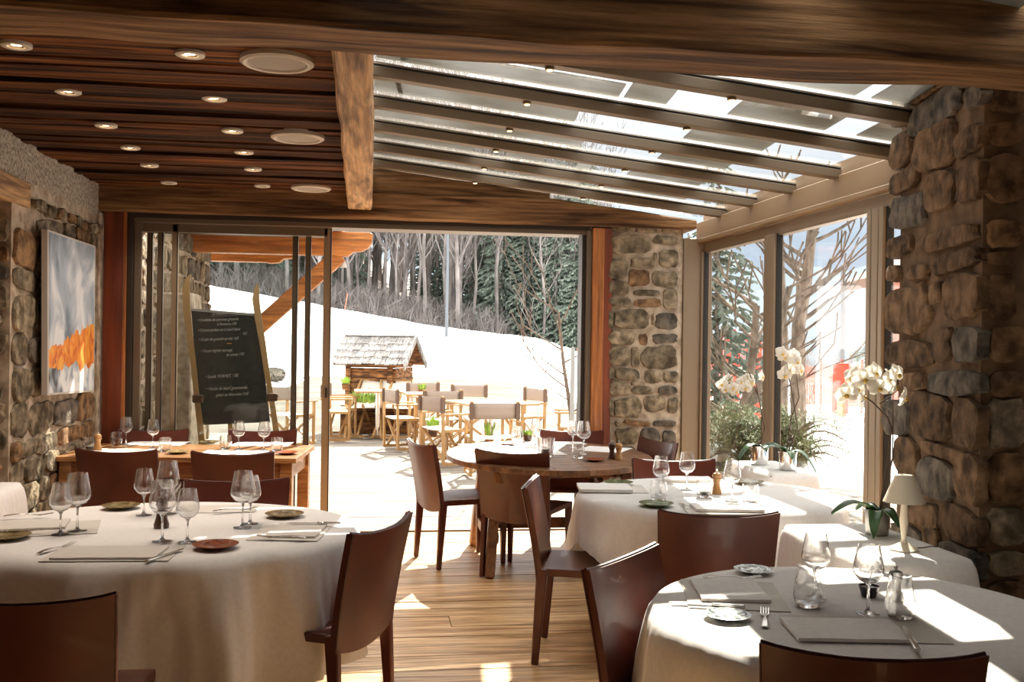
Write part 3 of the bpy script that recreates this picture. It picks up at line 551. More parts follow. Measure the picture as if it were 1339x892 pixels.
chair((-0.82, 7.80), (.05, -1), 'leather chair behind the long wooden table below the chalkboard', 'leather chairs at the long wooden table')
chair((2.07, 7.02), (-.95, -.25), 'leather chair right of the round wooden table before the stone pillar', 'leather chairs at the round wooden table')
chair((1.59, 7.80), (-.2, -1), 'leather chair behind the round wooden table beside the orange post', 'leather chairs at the round wooden table')
chair((1.83, 5.86), (-.12, -1), 'red-brown leather chair on the far side of the middle cloth table', 'leather chairs at the middle cloth table')
# ---- tablecloths
def cloth(name, label, cx, cy, z, rx, ry, half, rot, hangmax, seed, m='linen', rect=None, nfold=9, amp=0.05, group=None, floor=0.01):
    """square cloth (half = half side) over a round/oval or rectangular top"""
    rr = random.Random(seed); ph = [rr.random()*6.28 for _ in range(6)]; NT = 288; NR = 6; ND = 16; V = []
    def outline(a):
        if rect:
            c, s_ = abs(cos(a)), abs(sin(a)); p = 14; return 1/((c/rect[0])**p + (s_/rect[1])**p)**(1/p)
        return 1/sqrt((cos(a)/rx)**2 + (sin(a)/ry)**2)
    rings = []
    for i in range(NR): rings.append(('top', (i+1)/NR))
    for j in range(1, ND+1): rings.append(('drop', j/ND))
    V.append((0, 0, 0))
    for kind, t in rings:
        for k in range(NT):
            a = 2*pi*k/NT; R = outline(a); c, s_ = cos(a), sin(a)
            if kind == 'top': r = R*t - (0.006 if t == 1 else 0); zz = 0.0004*noise.noise(Vector((c*r*9, s_*r*9, seed))) - (0.002 if t == 1 else 0)
            else:
                if rect: hx = rect[0] + half; hy = rect[1] + half
                else: hx = hy = half
                cq_, sq_ = abs(cos(a-rot)), abs(sin(a-rot)); ext = min(hx/max(cq_, 1e-4), hy/max(sq_, 1e-4)); L = min(max(ext - R, 0.06), hangmax)
                sag = sum(sin(a*(nfold + q*2.3) + ph[q] + 0.8*sin(a*2+ph[5]))/(1 + 0.5*q) for q in range(3))/2
                fold = amp*sag; corner = (L - (half - (0 if rect else R)))/max(hangmax, .01)
                s1 = t*L; flare = 0.10*s1 + (0.02 if s1 > 0.01 else 0)*(1 - math.exp(-s1*30))
                fold = fold + 0.5*amp*(abs(sin(a*nfold*0.5 + ph[3] + 0.6*sin(a*3)))**0.6 - 0.6); r = R + flare + fold*min(1, s1*5)*(0.4+0.8*t) + amp*0.35*noise.noise(Vector((a*14, t*2, seed)))*min(1, s1*5); r = max(r, R + 0.004)
                zz = -s1*0.985 - 0.004
                if z + zz < floor: zz = floor - z
            V.append((r*c, r*s_, zz))
    F = [(0, 1 + k, 1 + (k+1) % NT) for k in range(NT)]
    for i in range(len(rings)-1):
        for k in range(NT): F.append((1+i*NT+k, 1+(i+1)*NT+k, 1+(i+1)*NT+(k+1) % NT, 1+i*NT+(k+1) % NT))
    o = MB().add(V, F).build(name, m, angle=80); o.location = (cx, cy, z+0.012)
    tag(o, label, 'tablecloth', group); return o
def round_table(cx, cy, rx, ry, z, label, wood='rustic_wood', ped=True):
    t = thing('dining_table', label, 'table', (cx, cy, 0))
    MB().lathe([(0.0001, z-0.03), (0.96, z-0.03), (1.0, z-0.022), (1.0, z-0.004), (0.985, z), (0.0001, z)], 64).xf(Matrix.Diagonal((rx, ry, 1, 1))).build('tabletop', wood, t)
    MB().lathe([(0.05, 0.06), (0.05, z-0.05), (0.12, z-0.03)], 20).build('pedestal', wood, t)
    for k in range(4):
        a = pi/4 + k*pi/2; MB().bar((0.04*cos(a), 0.04*sin(a), 0.09), (0.42*cos(a), 0.42*sin(a), 0.025), 0.06, 0.07, 0.05, 0.05).build('foot', wood, t, bevel=0.01)
    return t
LTX, LTY = -0.862, 4.27
round_table(LTX, LTY, 0.80, 0.675, 0.745, 'left round table hidden under its long white cloth')
cloth('tablecloth', 'long white cloth draped over the left round table', LTX, LTY, 0.745, 0.805, 0.68, 1.2, radians(20), 0.48, 3, nfold=11, amp=0.085, group=None)
MTX, MTY = 1.77, 5.055
round_table(MTX, MTY, 0.68, 0.62, 0.745, 'middle round table under a white cloth')
cloth('tablecloth', 'white cloth with shaded beige drop on the middle round table', MTX, MTY, 0.745, 0.69, 0.63, 0.92, radians(12), 0.44, 8, nfold=7, amp=0.03)
RTX, RTY = 1.45, 2.777
round_table(RTX, RTY, 0.61, 0.61, 0.745, 'right foreground round table under a white cloth')
cloth('tablecloth', 'white cloth on the right foreground round table with sun patches', RTX, RTY, 0.745, 0.618, 0.618, 1.1, radians(30), 0.5, 14, nfold=8, amp=0.045)
def box_table(cx, cy, hx, hy, z, label, rz_=0, wood='rustic_wood'):
    t = thing('side_table', label, 'table', (cx, cy, 0), rz_)
    MB().box((-hx, -hy, z-0.03), (hx, hy, z)).build('tabletop', wood, t, bevel=0.004)
    for sx_ in (-1, 1):
        for sy_ in (-1, 1): MB().box((sx_*(hx-0.05)-0.025, sy_*(hy-0.05)-0.025, 0), (sx_*(hx-0.05)+0.025, sy_*(hy-0.05)+0.025, z-0.03)).build('leg', wood, t, smooth=False)
    return t
box_table(2.02, 3.80, 0.215, 0.38, 0.745, 'narrow side table beside the right stone pillar')
cloth('tablecloth', 'white cloth with fold lines on the side table carrying the small lamp', 2.02, 3.80, 0.745, 0, 0, 0.42, 0, 0.42, 21, rect=(0.22, 0.39), nfold=5, amp=0.008)
box_table(2.52, 6.0, 0.15, 0.33, 0.765, 'small side table at the window under the two orchids')
cloth('tablecloth', 'white cloth on the small window table under the two orchids', 2.52, 6.0, 0.765, 0, 0, 0.34, 0, 0.36, 25, rect=(0.155, 0.335), nfold=4, amp=0.006)
box_table(-2.18, 5.42, 0.33, 0.235, 0.745, 'small table in the wall niche at the left edge')
cloth('tablecloth', 'white cloth on the small table in the wall niche at the left edge', -2.18, 5.42, 0.745, 0, 0, 0.34, 0, 0.4, 29, rect=(0.335, 0.24), nfold=5, amp=0.02)
# ---- long wooden table
t = thing('dining_table', 'long bare wooden table by the stacked glass doors', 'table', (-1.24, 7.22, 0), radians(-5))
for k in range(4): MB().box((-0.79, -0.42+0.21*k+0.001, 0.717), (0.79, -0.42+0.21*(k+1)-0.001, 0.75)).build('top_board', 'table_wood', t, bevel=0.003)
for s_ in (-1, 1):
    MB().box((-0.72, s_*0.36-0.012, 0.60), (0.72, s_*0.36+0.012, 0.717)).build('apron', 'table_wood', t, bevel=0.003); MB().box((s_*0.73-0.012, -0.36, 0.60), (s_*0.73+0.012, 0.36, 0.717)).build('apron', 'table_wood', t, bevel=0.003)
    for q in (-1, 1): MB().box((s_*0.72-0.04, q*0.36-0.04, 0), (s_*0.72+0.04, q*0.36+0.04, 0.717)).build('leg', 'table_wood', t, bevel=0.005)
MB().box((-0.35, -0.375, 0.615), (0.1, -0.372+0.0, 0.70)).build('drawer', 'table_wood', t, bevel=0.002)
# ---- round rustic table
t = thing('dining_table', 'oval rustic brown wooden table before the open doorway', 'table', (1.25, 6.98, 0))
for k in range(7):
    x0, x1 = -0.72 + k*0.2057, -0.72 + (k+1)*0.2057; n = 8; P = []
    xs = [x0+0.001 + (x1-x0-0.002)*i/n for i in range(n+1)]; up_ = [(x, 0.93*sqrt(max(0, 1-(x/0.722)**2))) for x in xs]
    MB().prism([(x, -y_) for x, y_ in up_] + [(x, y_) for x, y_ in reversed(up_)], 0.715, 0.75).build('top_board', 'rustic_wood', t, smooth=False, bevel=0.002)
for y_ in (-0.45, 0.45): MB().bar((-0.55, y_, 0.68), (0.55, y_, 0.68), 0.09, 0.07, up=(0, 0, 1)).build('cleat', 'rustic_wood', t, bevel=0.015)
for x_ in (-0.42, 0.42):
    MB().bar((x_, -0.62, 0.665), (x_, 0.62, 0.665), 0.08, 0.08).build('rail', 'rustic_wood', t, bevel=0.015)
    for y_ in (-1, 1):
        MB().bar((x_, y_*0.40, 0.63), (x_*1.12, y_*0.52, 0.0), 0.07, 0.12, 0.06, 0.10, up=(0, 1, 0)).build('leg', 'rustic_wood', t, bevel=0.01)
    MB().bar((x_*1.06, -0.46, 0.22), (x_*1.06, 0.46, 0.22), 0.045, 0.07).build('cross_rail', 'rustic_wood', t, bevel=0.006)
    MB().bar((x_*1.0, -0.40, 0.22), (x_, 0.36, 0.62), 0.05, 0.07).build('brace', 'rustic_wood', t, bevel=0.006); MB().bar((x_*1.0+0.01, 0.40, 0.22), (x_+0.01, -0.36, 0.62), 0.05, 0.07).build('brace', 'rustic_wood', t, bevel=0.006)
MB().bar((-0.44, 0, 0.26), (0.44, 0, 0.26), 0.05, 0.07).build('stretcher', 'rustic_wood', t, bevel=0.006)
# ================================================================ TABLE SETTING
def lathe_thing(name, cat, prof, m, n=28):
    def f(): o = MB().lathe(prof, n).build(name, m, angle=50); return tag(o, '', cat)
    return Kind(f)
def wine_prof(h, rb, rr_, s=1.0):   # outer profile then inner wall
    zb = h*0.43
    o = [(0.0001, 0.0), (rb*0.80, 0.0), (rb*0.82, 0.002), (0.012, 0.006), (0.005, 0.016), (0.0036, zb*0.55), (0.0045, zb*0.9), (0.010, zb+0.003), (rr_*0.62, zb+h*0.055), (rr_*0.93, zb+h*0.14), (rr_, zb+h*0.20), (rr_*0.96, zb+h*0.29), (rr_*0.82, zb+h*0.45), (rr_*0.72, h)]
    i = [(rr_*0.72-0.0012, h), (rr_*0.82-0.0013, zb+h*0.45), (rr_*0.96-0.0014, zb+h*0.29), (rr_-0.0015, zb+h*0.20), (rr_*0.93-0.0016, zb+h*0.14), (rr_*0.62-0.002, zb+h*0.058), (0.008, zb+h*0.022), (0.0001, zb+h*0.018)]
    return o + i
WINE_L = lathe_thing('wine_glass', 'wine glass', wine_prof(0.235, 0.046, 0.051), 'wineglass')
WINE_S = lathe_thing('wine_glass', 'wine glass', wine_prof(0.205, 0.042, 0.044), 'wineglass')
TUM = lathe_thing('tumbler', 'tumbler', [(0.0001, 0), (0.030, 0), (0.036, 0.006), (0.043, 0.03), (0.042, 0.05), (0.033, 0.095), (0.0315, 0.115), (0.0303, 0.115), (0.0315, 0.095), (0.040, 0.05), (0.041, 0.03), (0.033, 0.012), (0.0001, 0.009)], 'wineglass')
TUM2 = lathe_thing('tumbler', 'tumbler', [(0.0001, 0), (0.033, 0), (0.037, 0.006), (0.044, 0.04), (0.043, 0.06), (0.039, 0.095), (0.0378, 0.095), (0.0415, 0.06), (0.0425, 0.04), (0.034, 0.012), (0.0001, 0.010)], 'wineglass')
def plate_kind(m, r=0.085, h=0.018): return lathe_thing('bread_plate', 'plate', [(0.0001, 0.0), (r*0.5, 0.0), (r*0.55, 0.004), (r*0.97, h-0.002), (r, h), (r*0.96, h+0.001), (r*0.6, 0.008), (0.0001, 0.006)], m, 36)
PL = {k: plate_kind(m) for k, m in dict(brown='dish_brown', olive='dish_olive', green='dish_green', pattern='dish_pattern').items()}
def mk_mill(m):
    def f():
        t = thing('pepper_mill', '', 'mill'); MB().lathe([(0.0001, 0), (0.026, 0), (0.027, 0.012), (0.020, 0.035), (0.016, 0.055), (0.020, 0.072), (0.024, 0.08), (0.023, 0.086)], 24).build('body', m, t)
        MB().lathe([(0.022, 0.088), (0.024, 0.096), (0.019, 0.108), (0.008, 0.113), (0.0001, 0.113)], 24).build('cap', m, t); MB().lathe([(0.003, 0.112), (0.003, 0.117), (0.007, 0.121), (0.006, 0.128), (0.0001, 0.130)], 14).build('knob', 'steel', t); return t
    return Kind(f)
MILL_L, MILL_D, MILL_G = mk_mill('mill_light'), mk_mill('mill_dark'), mk_mill('mill_grey')
def mk_fork():
    t = thing('fork', '', 'fork'); 
    MB().grid(lambda u, v: ((u-0.5)*(0.020 - 0.012*min(1, v*1.7) + 0.004*sin(pi*min(1, v*1.7))), -0.09 + 0.125*v, 0.004 + 0.006*sin(pi*v)), 4, 14).build('handle', 'steel', t, solid=0.0025)
    MB().grid(lambda u, v: ((u-0.5)*(0.010 + 0.016*sin(pi/2*v)), 0.035 + 0.022*v, 0.004 - 0.001*v), 6, 5).build('head', 'steel', t, solid=0.002)
    for k in range(4):
        x = -0.0108 + 0.0072*k; MB().bar((x, 0.056, 0.003), (x*1.02, 0.105, 0.010), 0.0034, 0.002, 0.0018, 0.0018).build('tine', 'steel', t)
    return t
def mk_knife():
    t = thing('knife', '', 'knife'); MB().bar((0, -0.11, 0.006), (0, -0.012, 0.007), 0.017, 0.009, 0.013, 0.008).build('handle', 'steel', t, bevel=0.003)
    MB().prism([(-0.007, -0.014), (0.006, -0.014), (0.008, 0.03), (0.009, 0.08), (0.005, 0.105), (-0.002, 0.115), (-0.007, 0.09)], 0.006, 0.0078).build('blade', 'steel', t, smooth=False); return t
def mk_spoon():
    t = thing('spoon', '', 'spoon'); MB().grid(lambda u, v: ((u-0.5)*(0.014 - 0.008*min(1, v*1.5)), -0.07 + 0.11*v, 0.004 + 0.005*sin(pi*v)), 3, 10).build('handle', 'steel', t, solid=0.002)
    MB().grid(lambda u, v: ((u-0.5)*0.03*sin(pi*(0.08+0.9*v))**0.7, 0.038 + 0.042*v, 0.004 - 0.005*sin(pi*v)*sin(pi*u)+0.004), 8, 8).build('bowl', 'steel', t, solid=0.0015); return t
FK, KN, SP = Kind(mk_fork), Kind(mk_knife), Kind(mk_spoon)
TZ = 0.7585
def T(px, py, z=None): return atz(px, py, TZ if z is None else z)
def mat_at(c, wx, wy, rz_, label, m='placemat', name='placemat', cat='placemat', h=0.0015, z=None, wave=0.0, seed=0, group=None):
    c = T(*c, z) if len(c) == 2 else Vector(c)
    V = []; n = 12; z0 = 0.0006
    for lay in (0, 1):
        for j in range(n+1):
            for i in range(n+1):
                x, y_ = (i/n-0.5)*wx, (j/n-0.5)*wy; V.append((x, y_, z0 + (h + wave*(0.5+0.5*noise.noise(Vector((x*16, y_*16, seed))))) * lay))
    N = (n+1)**2; F = []
    for j in range(n):
        for i in range(n): a = j*(n+1)+i; F += [(N+a, N+a+1, N+a+n+2, N+a+n+1), (a, a+n+1, a+n+2, a+1)]
    for i in range(n): F.append((i, i+1, N+i+1, N+i)); a = n*(n+1)+i; F.append((a, N+a, N+a+1, a+1))
    for j in range(n): a = j*(n+1); F.append((a, N+a, N+a+n+1, a+n+1)); a += n; F.append((a, a+n+1, N+a+n+1, N+a))
    o = MB().add(V, F).build(name, m, angle=40); o.location = c; o.rotation_euler = (0, 0, rz_); return tag(o, label, cat, group)
def setm(p, d, **k): return mat_at(p, 0.44, 0.31, d, **k)
GL, GM, GR_, GW, GB = 'setting of the left cloth table', 'setting of the middle cloth table', 'setting of the right cloth table', 'setting of the long wooden table', 'setting of the oval wooden table'
# --- left table
mat_at((150, 724), 0.44, 0.26, radians(-3), 'grey-beige placemat at the front edge of the left round table', group=GL)
mat_at((60, 692), 0.40, 0.30, radians(12), 'grey-beige placemat at the left edge of the photo under the two wine glasses', group=GL)
mat_at((380, 697), 0.28, 0.32, radians(-8), 'grey-beige placemat at the right side of the left round table', group=GL)
mat_at((283, 666), 0.36, 0.20, radians(0), 'grey-beige placemat at the far side of the left round table', group=GL)
mat_at((145, 724), 0.36, 0.20, radians(-3), 'folded linen napkin on the front placemat of the left table', 'placemat', 'napkin', 'napkin', 0.006, z=TZ+0.003, wave=0.002, group=GL)
mat_at((30, 688), 0.34, 0.2, radians(10), 'folded linen napkin at the left photo edge on the left table', 'placemat', 'napkin', 'napkin', 0.006, z=TZ+0.003, wave=0.002, group=GL)
mat_at((388, 695), 0.20, 0.27, radians(-8), 'folded linen napkin on the right placemat of the left table', 'placemat', 'napkin', 'napkin', 0.006, z=TZ+0.003, wave=0.002, group=GL)
for p, k, lab in (((101, 695), WINE_L, 'larger of two wine glasses at the left of the left table'), ((79, 699), WINE_S, 'smaller of two wine glasses at the left of the left table'),
                  ((188, 674), WINE_S, 'wine glass left behind the dark pepper mill on the left table'), ((219, 672), WINE_L, 'wine glass farthest behind the dark pepper mill on the left table'),
                  ((212, 708), WINE_L, 'large wine glass right in front of the dark pepper mill, left table'), ((245, 709), WINE_S, 'smaller wine glass right of the dark pepper mill, left table'),
                  ((317, 690), WINE_L, 'large wine glass by the right placemat of the left table'), ((327, 685), WINE_S, 'small wine glass behind the large one, right side of the left table')):
    k.put(T(*p), 0, lab, 'wine glasses on the left cloth table')
MILL_D.put(T(211, 690), 0, 'dark wooden pepper mill in the middle of the left table', GL, 1.15)
PL['brown'].put(T(282, 717), 0, 'reddish-brown bread plate at the front of the left table', GL); PL['olive'].put(T(158, 665), 0, 'olive bread plate at the far left of the left table', GL)
PL['olive'].put(T(372, 676), 0, 'olive bread plate at the far right of the left table', GL); PL['olive'].put(T(10, 705), 0, 'dark olive bread plate cut by the left photo edge', GL)
FK.put(T(73, 719) , radians(-22), 'fork left of the front placemat on the left table', GL); KN.put(T(216, 728), radians(-24), 'knife right of the front placemat on the left table', GL)
KN.put(T(411, 686, TZ+0.01), radians(88), 'knife at the right rim of the left table', GL); FK.put(T(370, 704, TZ+0.01), radians(78), 'fork on the right placemat of the left table', GL)
FK.put(T(35, 675, TZ+0.01), radians(-80), 'fork at the far left of the left table', GL); KN.put(T(15, 697, TZ+0.01), radians(-80), 'knife at the far left of the left table', GL); FK.put(T(305, 668, TZ+0.01), radians(-70), 'fork on the far placemat of the left table', GL)
# --- right table
mat_at((1128, 823), 0.40, 0.25, radians(-9), 'beige placemat at the front of the right table', group=GR_)
mat_at((958, 778), 0.30, 0.36, radians(-14), 'beige placemat at the left of the right table', group=GR_)
mat_at((1105, 826), 0.31, 0.20, radians(-9), 'folded linen napkin on the front placemat of the right table', 'napkin', 'napkin', 'napkin', 0.008, z=TZ+0.003, wave=0.003, seed=4, group=GR_)
mat_at((953, 774), 0.21, 0.26, radians(-10), 'folded linen napkin on the left placemat of the right table', 'napkin', 'napkin', 'napkin', 0.008, z=TZ+0.003, wave=0.003, seed=9, group=GR_)
for p, k, lab in (((1066, 783), WINE_S, 'wine glass behind the left tumbler on the right table'), ((1135, 803), WINE_S, 'wine glass in front of the little spoon pot on the right table'), ((1056, 793), TUM, 'left rounded tumbler on the right table'), ((1177, 808), TUM, 'right rounded tumbler in front of the grey mill on the right table')):
    k.put(T(*p), 0, lab, 'glasses on the right cloth table', (1.0, 1, 1.08) if k is TUM else None)
MILL_G.put(T(1171, 786), 0, 'grey pepper mill behind the right tumbler on the right table', GR_, (0.95, 0.95, 0.85))
PL['pattern'].put(T(951, 809), 0, 'small patterned plate with dark rim by the fork on the right table', GR_, 0.8); PL['pattern'].put(T(985, 749), 1, 'patterned bread plate at the far left rim of the right table', GR_, 0.8)
sp_ = thing('spice_pot', 'small black tapered pot with a spoon on the right table', 'pot', T(1136, 780), 0, GR_)
MB().lathe([(0.0001, 0), (0.022, 0), (0.032, 0.034), (0.030, 0.034), (0.021, 0.006), (0.0001, 0.006)], 24).build('pot_body', 'black_ceramic', sp_); MB().lathe([(0.0001, 0.028), (0.029, 0.030)], 20).build('spice', 'mill_dark', sp_)
MB().tube([(0, 0.01, 0.02), (0.004, 0.0, 0.05), (0.008, -0.004, 0.075)], [0.0015, 0.0015, 0.0022], 6).build('spoon_handle', 'steel', sp_); MB().lathe([(0.0001, 0), (0.006, 0.006), (0.0075, 0.014), (0.004, 0.022), (0.0001, 0.024)], 10, (0.009, -0.004, 0.074)).build('spoon_end', 'steel', sp_)
FK.put(T(1000, 811), radians(-22), 'fork between the two placemats of the right table', GR_); KN.put(T(1190, 837, TZ+0.01), radians(-20), 'knife right of the front napkin on the right table', GR_); KN.put(T(925, 793), radians(72), 'knife along the left placemat of the right table', GR_)
FK.put(T(955, 757, TZ+0.01), radians(-95), 'fork at the far side of the left placemat, right table', GR_); 
# --- middle table
mat_at((800, 639), 0.36, 0.30, radians(-8), 'pale placemat at the left of the middle table', group=GM); mat_at((952, 667), 0.42, 0.26, radians(-8), 'pale placemat at the front of the middle table', group=GM)
mat_at((905, 630), 0.38, 0.2, radians(-5), 'pale placemat at the far side of the middle table', group=GM)
mat_at((790, 640), 0.28, 0.24, radians(-8), 'folded linen napkin at the left of the middle table', 'napkin', 'napkin', 'napkin', 0.014, z=TZ+0.003, wave=0.004, seed=2, group=GM); mat_at((950, 666), 0.32, 0.18, radians(-8), 'folded linen napkin at the front of the middle table', 'napkin', 'napkin', 'napkin', 0.012, z=TZ+0.003, wave=0.004, seed=3, group=GM)
mat_at((898, 629), 0.28, 0.14, radians(-5), 'folded linen napkin at the far side of the middle table', 'napkin', 'napkin', 'napkin', 0.014, z=TZ+0.003, wave=0.004, seed=6, group=GM)
for p, k, lab in (((864, 648), WINE_S, 'wine glass at the left above the green plate, middle table'), ((898, 641), WINE_S, 'wine glass farthest back on the middle table'), ((957, 656), WINE_S, 'wine glass right of the wooden mill on the middle table'),
                  ((861, 654), TUM2, 'tumbler in front of the left wine glass on the middle table'), ((981, 658), TUM2, 'tumbler at the right on the middle table'), ((921, 650), TUM2, 'tumbler holding a candle left of the wooden mill, middle table')):
    k.put(T(*p), 0, lab, 'glasses on the middle cloth table')
def candle(p, lab, r=0.026, h=0.03): c = MB().lathe([(0.0001, 0.013), (r, 0.013), (r, h), (0.0001, h)], 20).build('candle', 'wax'); c.location = p; MB().tube([(0, 0, h), (0, 0, h+0.008)], 0.001, 5).build('wick', 'gasket', c); tag(c, lab, 'candle')
candle(T(921, 650), 'white candle inside the tumbler on the middle table'); MILL_L.put(T(937, 646), 0, 'pale wooden pepper mill on the middle table', GM)
PL['green'].put(T(858, 662), 0, 'green bread plate at the front left of the middle table', GM); PL['green'].put(T(808, 634), 0, 'green bread plate at the far left of the middle table', GM); PL['olive'].put(T(980, 633), 0, 'pale olive bread plate at the far right of the middle table', GM)
FK.put(T(894, 662), radians(-8), 'fork in front on the middle table', GM); SP.put(T(994, 663), radians(-30), 'spoon at the right front of the middle table', GM)
# --- oval wooden table
Z2 = 0.751
mat_at((690, 592), 0.50, 0.34, radians(4), 'white placemat at the front of the oval wooden table', 'napkin', z=Z2, group=GB); mat_at((640, 585), 0.36, 0.5, radians(10), 'white placemat at the left end of the oval wooden table', 'napkin', z=Z2, group=GB); mat_at((790, 588), 0.34, 0.36, radians(-30), 'white placemat at the right end of the oval wooden table', 'napkin', z=Z2, group=GB); mat_at((725, 579), 0.46, 0.30, radians(2), 'white placemat at the back of the oval wooden table', 'napkin', z=Z2, group=GB)
for p, k, lab in (((763, 594), WINE_L, 'tallest wine glass on the oval wooden table'), ((749, 586), WINE_S, 'wine glass just left of the tallest one on the oval table'), ((676, 596), WINE_S, 'left front wine glass on the oval wooden table'), ((700, 583), WINE_S, 'left rear wine glass on the oval wooden table'), ((756, 599), TUM2, 'tumbler below the tallest wine glass on the oval table'), ((690, 598), TUM2, 'tumbler at the left front of the oval wooden table')):
    k.put(T(*p, Z2), 0, lab, 'glasses on the oval wooden table')
cj = MB().lathe([(0.0001, 0), (0.048, 0), (0.052, 0.01), (0.066, 0.135), (0.063, 0.135), (0.049, 0.014), (0.0001, 0.012)], 28).build('candle_jar', 'wineglass'); cj.location = T(713, 598, Z2); tag(cj, 'wide glass candle jar in the middle of the oval wooden table', 'jar')
candle(T(713, 598, Z2), 'white candle inside the wide jar on the oval table', 0.03, 0.06)
MILL_D.put(T(800, 600, Z2), 0, 'dark pepper mill at the right of the oval wooden table', GB); MILL_L.put(T(809, 601, Z2), 0, 'pale salt mill next to the dark mill on the oval table', GB)
PL['brown'].put(T(777, 603, Z2), 0, 'brown plate in front right on the oval wooden table', GB, 0.8); PL['brown'].put(T(672, 604, Z2), 0, 'brown plate at the front of the oval table behind the chair back', GB, 0.7); PL['brown'].put(T(664, 582, Z2), 0, 'brown plate at the left rear of the oval wooden table', GB, 0.7)
hb = thing('herb_pot', 'small pot of green herbs at the back of the oval wooden table', 'plant', T(690, 577, Z2)); MB().lathe([(0.0001, 0), (0.03, 0), (0.036, 0.05), (0.0001, 0.05)], 16).build('pot_body', 'mill_dark', hb)
def tuft(mb, c, n, r, h, rr, w_=0.004):
    for _ in range(n):
        a = rr.random()*6.28; q = r*sqrt(rr.random()); p = Vector((c[0]+q*cos(a), c[1]+q*sin(a), c[2])); d = Vector((cos(a)*0.5*q/r, sin(a)*0.5*q/r, 1)).normalized()*h*rr.uniform(0.6, 1.1); s_ = Vector((-sin(a), cos(a), 0))*w_
        mb.add([p-s_*0.5, p+s_*0.5, p+d*0.55+s_, p+d, p+d*0.55-s_], [(0, 1, 2, 3, 4)])
    return mb
tuft(MB(), (0, 0, 0.045), 60, 0.035, 0.05, random.Random(2), 0.008).build('leaves', 'grass', hb, smooth=False)
# --- long wooden table
for p, lab in (((105, 586), 'nearer the stone wall'),): pass
mat_at((205, 580), 0.42, 0.30, radians(-5), 'white placemat at the back of the long wooden table before the left chair', 'napkin', z=Z2, group=GW); mat_at((343, 581), 0.42, 0.30, radians(-5), 'white placemat at the back of the long wooden table before the right chair', 'napkin', z=Z2, group=GW)
mat_at((160, 590), 0.44, 0.26, radians(-5), 'white placemat behind the left chair back on the long wooden table', 'napkin', z=Z2, group=GW); mat_at((308, 592), 0.44, 0.26, radians(-5), 'white placemat behind the right chair back on the long wooden table', 'napkin', z=Z2, group=GW)
for p, k, lab in (((165, 582), WINE_S, 'left wine glass at the stone wall end of the long table'), ((200, 586), WINE_S, 'second wine glass from the stone wall on the long table'), ((312, 588), WINE_S, 'third wine glass from the stone wall on the long table'), ((345, 589), WINE_S, 'wine glass nearest the glass door end of the long table'),
                  ((152, 582), TUM2, 'leftmost tumbler on the long wooden table'), ((216, 590), TUM2, 'tumbler right of the second wine glass on the long table'), ((295, 587), TUM2, 'tumbler left of the third wine glass on the long table'), ((362, 590), TUM2, 'tumbler nearest the glass door on the long table')):
    k.put(T(*p, Z2), 0, lab, 'glasses on the long wooden table')
MILL_L.put(T(128, 589, Z2), 0, 'pale mill at the stone wall end of the long table', GW); TUM2.put(T(117, 589, Z2), 0, 'small candle tumbler beside the pale mill on the long table', GW); candle(T(117, 589, Z2), 'white candle in the tumbler beside the pale mill')
PL['olive'].put(T(232, 593, Z2), 0, 'olive plate between the two near chairs on the long table', GW, 0.9); PL['brown'].put(T(375, 594, Z2), 0, 'brown plate at the glass door end of the long table', GW, 0.9); PL['olive'].put(T(274, 580, Z2), 0, 'olive plate at the back of the long table', GW, 0.9)
# ================================================================ LAMP AND ORCHIDS
lp = T(1184, 720)
t = thing('table_lamp', 'small cream table lamp with cone shade beside the right pillar', 'lamp', (2.06, 3.62, TZ+0.001))
MB().lathe([(0.0001, 0), (0.058, 0.0), (0.058, 0.004), (0.030, 0.018), (0.012, 0.030), (0.009, 0.04)], 8).build('base', 'shade_cream', t, angle=20); MB().lathe([(0.009, 0.04), (0.012, 0.07), (0.017, 0.11), (0.014, 0.15), (0.010, 0.19), (0.006, 0.26)], 12).build('stem', 'shade_cream', t)
MB().lathe([(0.079, 0.185), (0.036, 0.29), (0.0345, 0.29), (0.0775, 0.185)], 40).build('lamp_shade', 'shade_cream', t); MB().lathe([(0.0001, 0.288), (0.035, 0.288)], 24).build('shade_top', 'shade_cream', t)
MB().tube([(0.05, 0.0, 0.004), (0.09, 0.01, 0.004), (0.13, 0.03, 0.004), (0.155, 0.02, 0.004)], 0.0025, 6).build('cord', 'gasket', t)
def blossom_mesh():
    mb = MB()
    for k, (a, L, wd) in enumerate(((90, 0.040, 0.034), (215, 0.038, 0.026), (325, 0.038, 0.026), (165, 0.044, 0.046), (15, 0.044, 0.046))):
        a = radians(a); M_ = Matrix.Rotation(a, 4, 'Y')
        def fn(u, v, L=L, wd=wd, a=a):
            x = L*v; s_ = wd*(sin(pi*min(1, 0.1+0.9*v))**0.7)*(u-0.5)*1.05; yy = -0.010*sin(pi*v) + 0.004*(u-0.5)**2*8 + (0.002 if wd > 0.03 else 0)
            return (x*cos(a) - s_*sin(a), yy, x*sin(a) + s_*cos(a))
        mb.grid(fn, 5, 6)
    return mb
